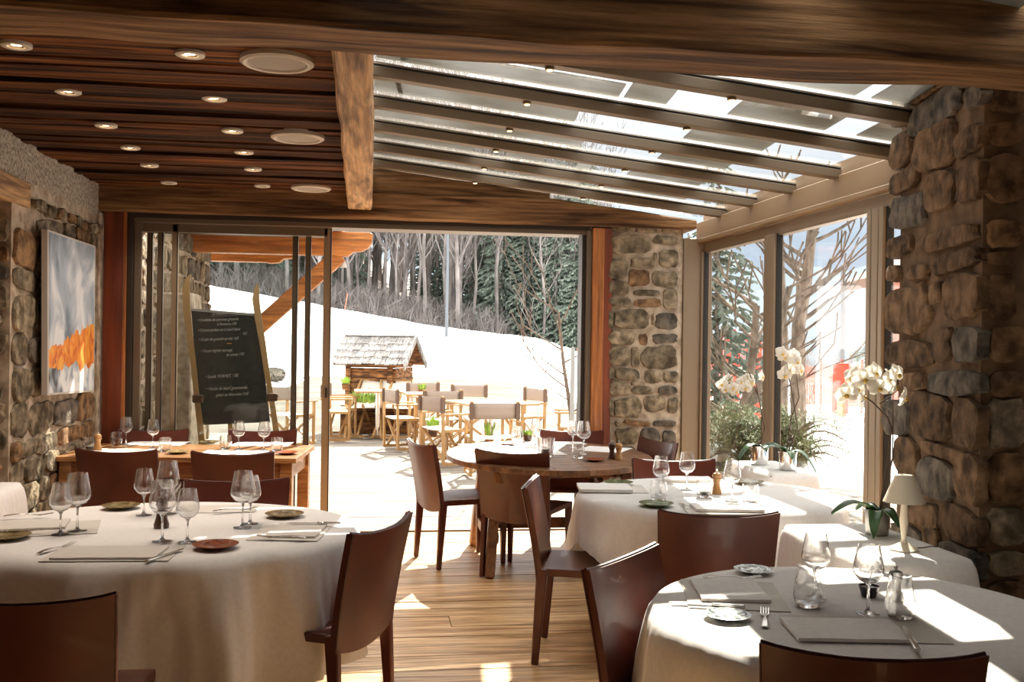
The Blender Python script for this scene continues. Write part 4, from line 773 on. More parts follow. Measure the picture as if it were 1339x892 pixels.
def orchid(loc, pot_m, pot_r, pot_h, leaves, stems, flowers, lab, fs=1.0, seed=0):
    t = thing('potted_orchid', lab, 'orchid', loc); rr = random.Random(seed)
    MB().lathe([(0.0001, 0), (pot_r*0.86, 0), (pot_r*0.9, 0.006), (pot_r*0.98, pot_h-0.012), (pot_r*1.05, pot_h-0.012), (pot_r*1.05, pot_h), (pot_r*0.93, pot_h), (pot_r*0.9, 0.02), (0.0001, 0.02)], 32).build('pot', pot_m, t)
    MB().lathe([(0.0001, pot_h-0.012), (pot_r*0.92, pot_h-0.015)], 20).build('soil', 'soil', t)
    for (dx, dy, L, droop, wd) in leaves:
        d = Vector((dx, dy, 0)).normalized(); s_ = Vector((-d.y, d.x, 0))
        def fn(u, v):
            c = d*(L*v) + Vector((0, 0, pot_h-0.02 + 0.55*L*sin(min(1, v*1.4)*pi/2)*0.6 - droop*v*v)); return c + s_*((u-0.5)*wd*sin(pi*(0.12+0.86*v))**0.6) + Vector((0, 0, abs(u-0.5)*0.02))
        MB().grid(fn, 6, 12).build('leaf', 'leaf', t, solid=0.003)
    for pts in stems: MB().tube([Vector(p) for p in pts], [0.0035]*(len(pts)-1)+[0.0018], 6).build('stem', 'stem', t)
    global BLOS
    for (p, yaw_, tilt) in flowers:
        o = bpy.data.objects.new('blossom', BLOS); COL.objects.link(o); o.parent = t; o.location = p; o.rotation_euler = (tilt, rr.uniform(-0.3, 0.3), yaw_); o.scale = (fs,)*3
        l_ = bpy.data.objects.new('lip', LIPM); COL.objects.link(l_); l_.parent = o
    return t
_b = blossom_mesh().build('blossom', 'petal'); BLOS = _b.data; bpy.data.objects.remove(_b)
_l = MB().lathe([(0.0001, 0), (0.006, 0.003), (0.009, 0.008), (0.004, 0.013), (0.0001, 0.014)], 10).xf(Matrix.Translation((0, -0.006, -0.004)) @ Matrix.Rotation(pi/2, 4, 'X')).build('lip', 'lip'); LIPM = _l.data; bpy.data.objects.remove(_l)
def rel(px, py, yd, base): return aty(px, py, yd) - Vector(base)
b3 = Vector((2.115, 3.93, TZ+0.001))
F3_ = [(rel(x, y_, 3.93 + dy, b3), yw, tl) for x, y_, dy, yw, tl in ((1107, 516, -0.06, -0.5, 0.1), (1119, 508, 0.0, 0.6, 0.2), (1116, 494, 0.02, -1.0, 0.0), (1130, 496, -0.04, -0.2, 0.1), (1143, 488, 0.0, 0.3, 0.1), (1150, 507, -0.07, -0.3, 0.2), (1160, 497, 0.03, 0.9, 0.0), (1168, 505, -0.03, 1.2, 0.1), (1181, 520, 0.02, 0.9, 0.3), (1172, 490, 0.05, 0.4, 0.0), (1127, 518, 0.03, 1.2, 0.2))]
orchid(b3, 'pot_grey', 0.052, 0.105, ((-1, -0.15, 0.22, 0.07, 0.06), (-0.6, -0.9, 0.14, 0.13, 0.055), (0.3, -1, 0.12, 0.08, 0.055), (0.9, 0.2, 0.10, 0.05, 0.05), (-0.2, 0.9, 0.13, 0.05, 0.05)),
       ([(0.01, 0, 0.09), rel(1166, 560, 3.93, b3), rel(1160, 545, 3.93, b3), rel(1140, 525, 3.93, b3), rel(1124, 514, 3.93, b3)], [(0.015, 0, 0.09), rel(1167, 600, 3.95, b3), rel(1168, 502, 3.95, b3)], [rel(1164, 537, 3.93, b3), rel(1150, 528, 3.93, b3), rel(1172, 512, 3.93, b3)]), F3_, 'white orchid in a grey pot behind the small lamp', 1.2, 1)
b2 = Vector((2.55, 5.84, 0.779))
F2_ = [(rel(x, y_, 5.84 + dy, b2), yw, tl) for x, y_, dy, yw, tl in ((1026, 467, 0, -0.3, 0), (1022, 462, -0.03, 0.4, 0.2), (1041, 473, 0, 0.3, 0.1), (1032, 484, 0.02, -0.5, 0.2), (1046, 484, -0.02, 0.6, 0.1), (1026, 491, 0, 0, 0.4), (1038, 465, 0.02, 0.2, 0.0))]
orchid(b2, 'pot_metal', 0.055, 0.115, ((1, -0.7, 0.17, 0.16, 0.07), (-1, -0.4, 0.20, 0.03, 0.06), (-0.2, -1, 0.12, 0.06, 0.05), (0.4, 1, 0.14, 0.04, 0.05)),
       ([(0, 0, 0.1), rel(1043, 560, 5.84, b2), rel(1037, 520, 5.84, b2), rel(1032, 495, 5.84, b2), rel(1028, 470, 5.84, b2)], [(-0.01, 0, 0.1), rel(1035, 545, 5.84, b2), rel(1045, 520, 5.84, b2), rel(1040, 480, 5.84, b2)]), F2_, 'taller white orchid in the front silver pot on the window table', 1.2, 2)
b1 = Vector((2.48, 6.12, 0.779))
F1_ = [(rel(x, y_, 6.12 + dy, b1), yw, tl) for x, y_, dy, yw, tl in ((944, 503, 0, -0.4, 0), (953, 496, 0.02, 0.3, 0), (958, 507, -0.02, 0, 0.2), (968, 500, 0.02, 0.5, 0.1), (975, 508, -0.02, -0.3, 0.2), (982, 501, 0, 0.2, 0), (962, 512, 0, 0.4, 0.3), (996, 493, 0, 0.8, 0), (950, 509, 0.02, -0.7, 0.2), (978, 495, 0.03, -0.1, 0))]
orchid(b1, 'pot_metal', 0.058, 0.12, ((-1, -0.3, 0.17, 0.14, 0.06), (-0.9, 0.6, 0.13, 0.09, 0.05), (0.9, -0.5, 0.14, 0.04, 0.06), (0, -1, 0.12, 0.05, 0.05)),
       ([(0, 0, 0.1), rel(1000, 560, 6.12, b1), rel(992, 520, 6.12, b1), rel(980, 488, 6.12, b1), rel(965, 486, 6.12, b1), rel(950, 500, 6.12, b1)], [(0.01, 0, 0.1), rel(996, 540, 6.12, b1), rel(988, 500, 6.12, b1), rel(990, 488, 6.12, b1)]), F1_, 'white orchid with arching stem in the rear silver pot at the window', 1.0, 3)
# ---- painting
def painting():
    m = mat('painting', (0.7, 0.72, 0.75), 0.55); t = m.node_tree; N = t.nodes; L = t.links; b = N['Principled BSDF']
    co = N.new('ShaderNodeTexCoord'); sp = N.new('ShaderNodeSeparateXYZ'); L.new(co.outputs['Generated'], sp.inputs[0])
    def nz(sc, det=6, dist=0.5, off=0):
        n = N.new('ShaderNodeTexNoise'); mp2 = N.new('ShaderNodeMapping'); mp2.inputs['Location'].default_value = (off, off, off); L.new(co.outputs['Generated'], mp2.inputs[0]); L.new(mp2.outputs[0], n.inputs[0]); n.inputs['Scale'].default_value = sc; n.inputs['Detail'].default_value = det; n.inputs['Distortion'].default_value = dist; return n.outputs[0]
    def ramp(src, st):
        r = N.new('ShaderNodeValToRGB'); e = r.color_ramp.elements
        while len(e) < len(st): e.new(0.5)
        for k, (p, c) in enumerate(st): e[k].position = p; e[k].color = (*c, 1)
        L.new(src, r.inputs[0]); return r.outputs[0]
    def math_(op, a, b_):
        n = N.new('ShaderNodeMath'); n.operation = op
        for i, q in enumerate((a, b_)):
            if isinstance(q, (int, float)): n.inputs[i].default_value = q
            else: L.new(q, n.inputs[i])
        return n.outputs[0]
    def mix(f, a, b_):
        n = N.new('ShaderNodeMix'); n.data_type = 'RGBA'; L.new(f, n.inputs[0])
        for i, q in ((6, a), (7, b_)):
            if isinstance(q, tuple): n.inputs[i].default_value = (*q, 1)
            else: L.new(q, n.inputs[i])
        return n.outputs[2]
    h = sp.outputs[2]; u = sp.outputs[1]
    sky = ramp(nz(2.2, 7, 1.0), [(0.34, (0.16, 0.20, 0.25)), (0.47, (0.38, 0.43, 0.50)), (0.60, (0.74, 0.75, 0.76))])
    flame = ramp(nz(7, 6, 1.5, 3), [(0.35, (0.55, 0.10, 0.01)), (0.5, (0.85, 0.26, 0.02)), (0.65, (0.88, 0.42, 0.06))])
    top = math_('ADD', math_('MULTIPLY', u, 0.20), math_('MULTIPLY', nz(9, 4, 0.3, 9), 0.22)); top = math_('ADD', top, 0.17)
    up = math_('LESS_THAN', h, top); lo = math_('GREATER_THAN', h, math_('ADD', math_('MULTIPLY', nz(4, 5, 0.5, 5), 0.22), 0.07))
    low = ramp(nz(3.5, 6, 1.0, 12), [(0.36, (0.05, 0.055, 0.06)), (0.48, (0.45, 0.50, 0.56)), (0.55, (0.78, 0.78, 0.78))])
    c = mix(up, sky, mix(lo, low, flame)); marks = math_('GREATER_THAN', nz(11, 3, 0.2, 21), 0.72); c = mix(marks, c, (0.07, 0.08, 0.10))
    L.new(c, b.inputs['Base Color'])
painting()
# canvas hangs slightly tilted away from the wall at its near edge
def cq(px, py, x): d = ray(px, py); k = x/d.x; return Vector((x, d.y*k, EYE+d.z*k))
a0, a1, a2, a3 = cq(62, 517, -1.975), cq(123, 512, -2.01), cq(125, 322, -2.01), cq(62, 300, -1.975)
pt = thing('painting', 'tall abstract painting of grey clouds over orange peaks on the stone wall', 'painting', (0, 0, 0))
dv = Vector((-0.035, 0, 0)); MB().hexa([a0, a0+dv, a1+dv, a1, a3, a3+dv, a2+dv, a2]).build('stretcher', 'canvas_edge', pt, smooth=False, fix=True)
e = Vector((0.0015, 0, 0)); q = 0.02
def lerp4(u, v): return a0*(1-u)*(1-v) + a1*u*(1-v) + a2*u*v + a3*(1-u)*v
MB().grid(lambda u, v: lerp4(q+(1-2*q)*u, q*0.6+(1-1.2*q)*v) + e, 4, 4).build('canvas', 'painting', pt, smooth=False)
# ================================================================ CHALKBOARD ON SKIS
cb = thing('chalkboard', 'menu chalkboard held between two old wooden skis outside the glass doors', 'board', (0, 0, 0))
BY = 8.95
def bp(px, py, dy=0): return aty(px, py, BY+dy)
c0, c1, c2, c3 = bp(262, 556), bp(353, 552), bp(338, 412, 0.12), bp(250, 405, 0.12)
nB = (c1-c0).cross(c3-c0).normalized(); nB = nB if nB.y < 0 else -nB
MB().hexa([c0, c1, c1-nB*0.02, c0-nB*0.02, c3, c2, c2-nB*0.02, c3-nB*0.02]).build('slate_panel', 'slate', cb, smooth=False, fix=True)
MB().bar(c3+nB*0.003, c2+nB*0.003, 0.012, 0.022).build('top_strip', 'white_pole', cb, smooth=False)
def ski(pts, wd, lab):
    k = MB(); V = []; n = len(pts)
    P = [bp(x, y_, d) + nB*0.02 for x, y_, d in pts]
    for i, p in enumerate(P):
        d = (P[min(i+1, n-1)] - P[max(0, i-1)]).normalized(); s_ = d.cross(nB).normalized(); w2 = wd[i]/2
        V += [p - s_*w2, p + s_*w2, p + s_*w2 + nB*0.018, p - s_*w2 + nB*0.018]
    F = [(0, 1, 2, 3), tuple((n-1)*4+q for q in (3, 2, 1, 0))]
    for i in range(n-1):
        for q in range(4): F.append((i*4+q, i*4+(q+1) % 4, (i+1)*4+(q+1) % 4, (i+1)*4+q))
    s_ = k.add(V, F).build('ski', 'ski_wood', cb, fix=True, angle=50); return s_
s1 = ski([(250, 360, .16), (246, 368, .15), (244, 380, .14), (245, 405, .12), (249, 440, .09), (254, 480, .06), (258, 520, .03), (263, 560, 0), (268, 620, -.05), (273, 680, -.1)], [0.012, 0.045, 0.06, 0.06, 0.052, 0.045, 0.045, 0.05, 0.055, 0.05], 'a')
s2 = ski([(338, 372, .16), (336, 380, .15), (335, 392, .14), (338, 415, .12), (344, 450, .09), (350, 490, .05), (356, 525, .02), (361, 560, -0.01), (369, 620, -.06), (376, 676, -.1)], [0.012, 0.045, 0.06, 0.06, 0.052, 0.045, 0.045, 0.05, 0.055, 0.05], 'b')
for px_, py_ in ((260, 522), (357, 520)):
    p = bp(px_, py_) + nB*0.05; MB().bar(p + Vector((0, 0, -0.035)), p + Vector((0, 0, 0.035)), 0.09, 0.035).build('binding', 'ski_binding', cb, bevel=0.01)
    MB().bar(p + Vector((0.015, -0.02, -0.01)), p + Vector((0.05, -0.02, 0.02)), 0.02, 0.02).build('binding_buckle', 'ski_binding', cb, bevel=0.004)
MB().bar((-1.25, 9.32, 0), (-1.25, 9.05, 1.5), 0.04, 0.03).build('rear_strut', 'ski_wood', cb, smooth=False)
ux = (c1-c0).normalized(); uy = nB.cross(ux); uy = uy if uy.z > 0 else -uy
rows = [(0.30, 0.052, 'Le wesserc', .030), (0.07, 0.105, '\u2022 Omelette de pommes grenaille', .030), (0.36, 0.145, "\u00e0 l'ancienne 15\u20ac", .028), (0.07, 0.195, '\u2022 Croute jambon et \u00e0 l\'oeuf blanc', .030), (0.72, 0.235, '18\u20ac', .028), (0.07, 0.275, '\u2022 Gratin de gnocchi et r\u00f4ti 16\u20ac', .030),
        (0.09, 0.375, '\u2022 Soupe oignon sauvage', .031), (0.46, 0.415, 'et comt\u00e9 17\u20ac', .030), (0.12, 0.60, '\u2022 Salade YORMET, 17\u20ac', .033), (0.12, 0.705, '\u2022 Viande de b\u0153uf gourmande', .033), (0.26, 0.76, 'gratin au thermidor 21\u20ac', .031)]
Hh = (c3-c0).length; Wd_ = (c1-c0).length; ch = (c3-c0).normalized()
for u, v, s_, sz in rows:
    cu = bpy.data.curves.new('chalk_text', 'FONT'); cu.body = s_; cu.size = sz*1.25; cu.shear = 0.35; cu.extrude = 0.0004; to_ = bpy.data.objects.new('tmp_text', cu); me = bpy.data.meshes.new_from_object(to_); bpy.data.objects.remove(to_); me.materials.clear(); me.materials.append(MATS['chalk'])
    o = bpy.data.objects.new('chalk_text', me); COL.objects.link(o); o.parent = cb
    p = c3 - ch*(v*Hh) + ux*(u*Wd_*0.98) + nB*0.002; X_ = ux; Z_ = nB; Y_ = Z_.cross(X_); o.matrix_local = Matrix(((X_.x, Y_.x, Z_.x, p.x), (X_.y, Y_.y, Z_.y, p.y), (X_.z, Y_.z, Z_.z, p.z), (0, 0, 0, 1))); o.scale = (0.72, 1, 1)
p = c3 - ch*(0.062*Hh) + ux*(0.27*Wd_) + nB*0.002; MB().bar(p, p+ux*0.24, 0.003, 0.002).build('chalk_line', 'chalk', cb, smooth=False)
# ================================================================ OUTSIDE WALL AND EAVES
ow = struct(MB().box((-2.6, 8.35, 0), (-1.93, 12.2, 3.4)).build('wall_outside', 'mortar', smooth=False), 'sunny outside rubble wall seen through the stacked door panels')
rr = random.Random(31); rubble(ow, (-1.93, 8.36, 0), (0, 1), 3.8, 0.03, 2.9, rr, 0.14, 0.24, 0.2, 0.45, d_=0.03)
MB().box((-1.93, 9.4, 0), (-1.63, 9.9, 1.95)).build('plaster_pier', 'mortar', ow, bevel=0.02)
def carved(name, x0, x1, y_, z0, z1, lab, dep=0.16):
    poly = [(x0, z0), (x1-0.42, z0), (x1-0.36, z0-0.012), (x1-0.26, z0+0.0), (x1-0.20, z0+0.05), (x1-0.12, z0+0.055), (x1-0.05, z0+0.09), (x1-0.01, z0+0.14), (x1, z1-0.02), (x1-0.03, z1), (x0, z1)]
    n = len(poly); V = [(x, y_-dep/2, z) for x, z in poly] + [(x, y_+dep/2, z) for x, z in poly]
    o = MB().add(V, [tuple(range(n)), tuple(range(n, 2*n))[::-1]] + [(i, n+i, n+(i+1) % n, (i+1) % n) for i in range(n)]).build(name, 'orange_wood', smooth=False, bevel=0.008, fix=True)
    return tag(o, lab, 'beam')
carved('roof_beam', -1.95, -0.01, 11, 2.45, 2.71, 'near orange eave beam with carved end outside above the doors')
carved('roof_beam', -2.1, -0.92, 12.9, 2.50, 2.72, 'farther orange eave beam with carved end behind the near one')
o = MB().bar((-1.93, 11.0, 1.0), (-0.36, 11.0, 2.46), 0.14, 0.17).build('diagonal_brace', 'orange_wood', bevel=0.008); tag(o, 'orange diagonal timber brace under the near carved eave beam', 'brace')
er = thing('eave_roof', 'boarded underside of the roof overhang outside on the left', 'roof')
for k in range(9): MB().box((-2.6+k*0.24, 9.8, 2.80), (-2.37+k*0.24, 13.6, 2.83)).build('soffit_board', 'orange_wood', er, smooth=False)
MB().box((-0.44, 9.8, 2.72), (-0.34, 13.6, 2.80)).build('purlin', 'orange_wood', er, smooth=False)
MB().box((-2.0, 9.8, 2.72), (-1.9, 13.6, 2.80)).build('purlin', 'orange_wood', er, smooth=False)
fl_ = thing('flood_light', 'small outdoor flood light hanging below the carved eave beam', 'lamp', aty(448, 345, 11))
MB().bar((-0.12, 0, 0.12), (-0.03, 0, 0.02), 0.02, 0.02).build('arm', 'pot_grey', fl_); MB().lathe([(0.0001, 0.03), (0.03, 0.03), (0.045, -0.04), (0.0001, -0.04)], 14).build('head', 'canvas_edge', fl_)
# ================================================================ TERRACE FURNITURE
def mk_dc():
    t = thing('director_chair', '', 'chair'); W = 'pale_wood'
    for s_ in (-1, 1):
        x = s_*0.265
        MB().bar((x, 0.19, 0.02), (x, 0.19, 0.63), 0.036, 0.03).build('front_post', W, t, smooth=False); MB().bar((x, -0.19, 0.02), (x, -0.21, 0.865), 0.036, 0.03).build('rear_post', W, t, smooth=False)
        MB().bar((x, -0.24, 0.64), (x, 0.25, 0.64), 0.05, 0.022).build('armrest', W, t, bevel=0.004); MB().bar((x, -0.21, 0.035), (x, 0.22, 0.035), 0.03, 0.035).build('base_rail', W, t, smooth=False); MB().bar((x, -0.21, 0.44), (x, 0.21, 0.44), 0.03, 0.035).build('seat_rail', W, t, smooth=False)
        MB().box((x-0.024, -0.232, 0.665), (x+0.024, -0.188, 0.845)).build('canvas_sleeve', 'chair_sleeve', t, smooth=False)
    for y_ in (-0.15, 0.15):
        MB().bar((-0.25, y_, 0.05), (0.25, y_+0.02, 0.42), 0.02, 0.034, up=(0, 1, 0)).build('cross_leg', W, t, smooth=False); MB().bar((0.25, y_-0.02, 0.05), (-0.25, y_, 0.42), 0.02, 0.034, up=(0, 1, 0)).build('cross_leg', W, t, smooth=False)
    MB().grid(lambda u, v: (-0.25+0.5*u, -0.205-0.02*sin(pi*u), 0.665+0.18*v), 8, 3).build('back_canvas', 'chair_canvas', t, solid=0.004)
    MB().grid(lambda u, v: (-0.25+0.5*u, -0.19+0.38*v, 0.455-0.02*sin(pi*u)), 8, 4).build('seat_canvas', 'cream_canvas', t, solid=0.004)
    return t
DC = Kind(mk_dc); GD = 'wooden director chairs on the terrace'
for x, y_, a, lab in ((-0.52, 15.35, -90, 'director chair left of the far square terrace table, nearest the door post'), (-0.48, 16.0, -80, 'director chair behind the one nearest the door post, far left of terrace'), (-1.15, 14.7, -40, 'director chair seen through the stacked glass panels beside the chalkboard'),
                      (0.46, 14.1, -70, 'director chair side-on just right of the far square terrace table'), (0.92, 13.9, 15, 'director chair facing the pair of terrace tables, third from the left'), (0.92, 12.4, -62, 'director chair side-on at the near terrace table, left side'),
                      (1.37, 11.35, 3, 'nearest director chair seen from behind at the near terrace table'), (1.50, 15.3, 176, 'director chair on the far side of the near terrace table'), (2.22, 14.5, 115, 'director chair right rear of the near terrace table, seen edge-on'), (2.62, 12.75, 80, 'director chair right of the near terrace table behind the white pole'), (0.9, 16.0, 200, 'farthest director chair between the two terrace tables')):
    DC.put((x, y_, 0), radians(a), lab, GD)
def mk_tt():
    t = thing('terrace_table', '', 'table'); MB().box((-0.36, -0.36, 0.725), (0.36, 0.36, 0.75)).build('tabletop', 'pale_wood', t, bevel=0.005)
    MB().tube([(0, 0, 0.05), (0, 0, 0.72)], 0.035, 12).build('pedestal', 'steel', t)
    for k in range(4): a = pi/4+k*pi/2; MB().bar((0, 0, 0.06), (0.30*cos(a), 0.30*sin(a), 0.02), 0.05, 0.03).build('foot', 'steel', t)
    return t
TT = Kind(mk_tt)
TT.put((0.10, 15.7, 0), 0.05, 'far square wooden terrace table on a chrome foot in front of the hut'); TT.put((1.55, 12.95, 0), 0.3, 'near wooden terrace table encircled by director chairs', scale=(1.35, 1.35, 1)); TT.put((0.85, 15.0, 0), 0.1, 'low-seen terrace table between the middle director chairs')
def mk_lo():
    t = thing('deck_chair', '', 'deck chair')
    for s_ in (-0.27, 0.27):
        MB().bar((s_, -0.7, 0.03), (s_, 0.55, 0.86), 0.03, 0.045).build('side_rail', 'pale_wood', t, smooth=False); MB().bar((s_*0.9, 0.5, 0.03), (s_*0.9, -0.45, 0.5), 0.03, 0.04).build('side_rail', 'pale_wood', t, smooth=False)
    for p in ((-0.7, 0.03), (0.55, 0.86), (0.5, 0.03)): MB().bar((-0.28, p[0], p[1]), (0.28, p[0], p[1]), 0.03, 0.03).build('cross_bar', 'pale_wood', t, smooth=False)
    MB().grid(lambda u, v: (-0.24+0.48*u, -0.45+1.0*v, 0.46+0.4*v-0.16*sin(pi*v)), 4, 12).build('sling', 'cream_canvas', t, solid=0.005); return t
LO = Kind(mk_lo)
for x, y_, a, lab in ((-0.05, 16.3, 55, 'cream folding deck chair left in front of the hut'), (0.18, 16.35, 60, 'cream folding deck chair middle in front of the hut'), (0.42, 16.2, 70, 'cream folding deck chair right in front of the hut')): LO.put((x, y_, 0), radians(a-70), lab, 'cream deck chairs before the hut')
o = MB().box((-0.022, -0.022, 0), (0.022, 0.022, 1.5)).build('white_post', 'white_pole'); _p = atz(733, 572, 0); o.location = (2.28, 11.2, 0); o.scale = (1, 1, 0.99); tag(o, 'slim white post standing on the terrace beside the director chairs', 'post')
# ---- little shingled hut
hut = thing('garden_hut', 'little dark timber hut with a shingled roof on the terrace', 'hut', (0.14, 17.3, 0), radians(-20))
hut.scale = (0.88, 0.88, 1); hw, hd = 0.50, 0.55
for k in range(13): MB().box((-hw, -hd, 0.05+0.085*k), (hw, -hd+0.05, 0.05+0.085*k+0.08)).build('wall_board', 'hut_wood', hut, bevel=0.006)
for k in range(13): MB().box((hw-0.05, -hd+0.05, 0.05+0.085*k), (hw, hd, 0.05+0.085*k+0.08)).build('wall_board', 'hut_wood', hut, bevel=0.006)
MB().box((-hw, -hd+0.05, 0.05), (-hw+0.05, hd, 0.98)).build('side_wall', 'hut_wood', hut, smooth=False)
MB().box((-hw, hd-0.05, 0.05), (hw, hd, 0.98)).build('rear_wall', 'hut_wood', hut, smooth=False)
for x in (-hw+0.06, hw-0.10): MB().box((x-0.05, -hd-0.04, 0), (x+0.05, -hd, 1.14)).build('corner_post', 'hut_wood', hut, bevel=0.004)
MB().prism([(hw+0.06, -0.42), (hw+0.06, 0.42), (hw+0.10, 0)], 0.98, 0.99)
g = MB(); V = [(hw-0.02, -hd, 1.1), (hw-0.02, hd, 1.1), (hw-0.02, 0, 1.55), (hw-0.06, -hd, 1.1), (hw-0.06, hd, 1.1), (hw-0.06, 0, 1.55)]; g.add(V, [(0, 1, 2), (3, 5, 4), (0, 2, 5, 3), (1, 4, 5, 2), (0, 3, 4, 1)]).build('gable', 'hut_wood', hut, smooth=False)
rr = random.Random(41); rx0, rx1, ey, ez, pz = -0.72, 0.72, -0.70, 1.13, 1.60
for s_ in (1, -1):
    MB().hexa([(rx0+.02, s_*ey, ez-0.03), (rx1-.02, s_*ey, ez-0.03), (rx1-.02, 0, pz-0.03), (rx0+.02, 0, pz-0.03), (rx0+.02, s_*ey, ez-0.01), (rx1-.02, s_*ey, ez-0.01), (rx1-.02, 0, pz-0.01), (rx0+.02, 0, pz-0.01)]).build('roof_deck', 'hut_wood', hut, smooth=False, fix=True)
    MB().bar((rx1+0.01, s_*ey*1.02, ez-0.05), (rx1+0.01, 0, pz-0.02), 0.03, 0.10).build('verge_board', 'shingle', hut, smooth=False)
    for row in range(4):
        t0 = row/4.2; x = rx0 - rr.random()*0.05
        while x < rx1:
            w_ = rr.uniform(0.08, 0.17); ta = t0 - rr.uniform(0, 0.05) - 0.02; tb = min(1.02, t0 + 0.34); lift = 0.012 + rr.random()*0.012
            pa = lambda t_, z_: (s_*ey*(1-t_), ez + (pz-ez)*t_ + z_)
            y0_, z0_ = pa(ta, lift+0.012); y1_, z1_ = pa(tb, 0.006); x1_ = min(x+w_-0.006, rx1)
            MB().hexa([(x, y0_, z0_-0.016), (x1_, y0_, z0_-0.016), (x1_, y1_, z1_-0.008), (x, y1_, z1_-0.008), (x, y0_, z0_), (x1_, y0_, z0_), (x1_, y1_, z1_), (x, y1_, z1_)]).build('shingle', 'shingle', hut, smooth=False, fix=True)
            x += w_
MB().bar((rx0, 0, pz+0.012), (rx1, 0, pz+0.012), 0.09, 0.02).build('ridge_board', 'shingle', hut, smooth=False)
o = MB(); rr = random.Random(43)
for k in range(26): tuft(o, (-0.3+0.85*rr.random(), 16.45+0.2*rr.random(), 0.45), 26, 0.09, 0.27*rr.uniform(0.7, 1.1), rr, 0.018)
pl = thing('planter', 'low wooden planter of bright green plants before the hut', 'planter'); MB().box((-0.5, 16.5, 0), (0.75, 16.68, 0.45)).build('planter_box', 'hut_wood', pl, smooth=False); go = o.build('foliage', 'grass', pl, smooth=False); go['kind'] = 'stuff'
for i, (px_, py_, yy, h_) in enumerate(((452, 500, 16.3, 0.12), (552, 508, 16.2, 0.12), (566, 560, 13.2, 0.2), (640, 568, 12.9, 0.2), (812, 470, 12.9, 0.2))[:4]):
    t = thing('potted_herb', ['small green herb pot left of the hut', 'small green herb pot right of the hut', 'green herbs seen between the terrace chair legs', 'green herbs seen below the nearest director chair back'][i], 'plant', aty(px_, py_, yy) - Vector((0, 0, 0.12)))
    MB().lathe([(0.0001, 0), (0.05, 0), (0.065, 0.1), (0.0001, 0.1)], 14).build('pot', 'hut_wood', t); tuft(MB(), (0, 0, 0.1), 40, 0.05, h_, rr, 0.012).build('leaves', 'grass', t, smooth=False)
# ================================================================ TERRAIN
def ridge(x): return 4.9 - 0.155*(x+10) if x > -10 else 4.9 + 0.05*(-10-x)
def ss(t): t = max(0, min(1, t)); return t*t*(3-2*t)
def ground(x, y_):
    e = 43 + 6*sin(x*0.08) if x < 5 else 43 - 2.6*(x-5)
    left = ss((-x-1.5)/6)*ss((y_-13)/14)*1.3           # bank left of the plaza
    if x < 12: r = max(0, ridge(x))
    else: r = max(-1.5, ridge(12) - 0.12*(x-12))
    d = (y_ - max(e, 17))/26.0
    z = r*ss(d) + left*(1-ss(d))
    if x > 5: z += 0.25*ss((x-5)/0.8)*ss((y_-9)/3)*(1-ss(d)) - 0.05*0
    if x > 4 and y_ > 21: z -= ss((y_-21)/16)*ss((x-9)/6)*3.5
    if y_ > 76: z += (y_-76)*(0.10 if x < 12 else -0.1)
    if y_ > 80 and x < 8: z += ss((y_-80)/60)*16*ss((8-x)/30)
    return z - 0.13
def terrain(x0, x1, y0, y1, nx, ny, name, m, lab, off=0.0, rough=0.05):
    mb = MB(); mb.grid(lambda u, v: (x0+(x1-x0)*u, y0+(y1-y0)*v, ground(x0+(x1-x0)*u, y0+(y1-y0)*v) + off + rough*noise.noise(Vector(((x0+(x1-x0)*u)*0.5, (y0+(y1-y0)*v)*0.5, 0)))), nx, ny)
    return struct(mb.build(name, m, angle=60), lab)
terrain(-60, 60, 7.0, 78, 160, 110, 'snow_field', 'snow', 'bright snow slope rising to the left beyond the terrace', -0.02, 0.10)
o = MB(); o.grid(lambda u, v: (-5 + 10.3*u + (0.3*sin(v*9)), 16.6 + 27.5*v*(1 - 0.25*ss((u-0.55)/0.45)) - 3*(1-u)*v, 0.005 - 0.10 + 0.07 + 0.012*noise.noise(Vector((u*20, v*30, 0)))), 30, 50)
struct(o.build('plaza_ground', 'gravel', angle=60), 'bare pale paved ground between the terrace and the snow')
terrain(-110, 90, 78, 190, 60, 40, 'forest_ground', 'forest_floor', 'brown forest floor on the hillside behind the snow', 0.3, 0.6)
# rocks and dirt on the snow bank left
rr = random.Random(51)
for k, (px_, py_, yy, s_) in enumerate(((357, 447, 34, 0.5), (362, 449, 33.5, 0.35), (350, 452, 33, 0.3))):
    V, F = stone_mesh(s_*1.6, s_*0.7, s_*0.5, rr); o = MB().add(V, F).build('rock', 'stone_dark', fix=True); p = aty(px_, py_, yy); o.location = (p.x, p.y, ground(p.x, p.y)+0.1); o.rotation_euler = (radians(-55), 0, rr.random()); tag(o, ['largest dark rock in the snow bank behind the chalkboard', 'middle dark rock just right of the largest in the snow bank', 'small dark rock lowest in the snow bank'][k], 'rock', 'rocks in the snow bank')
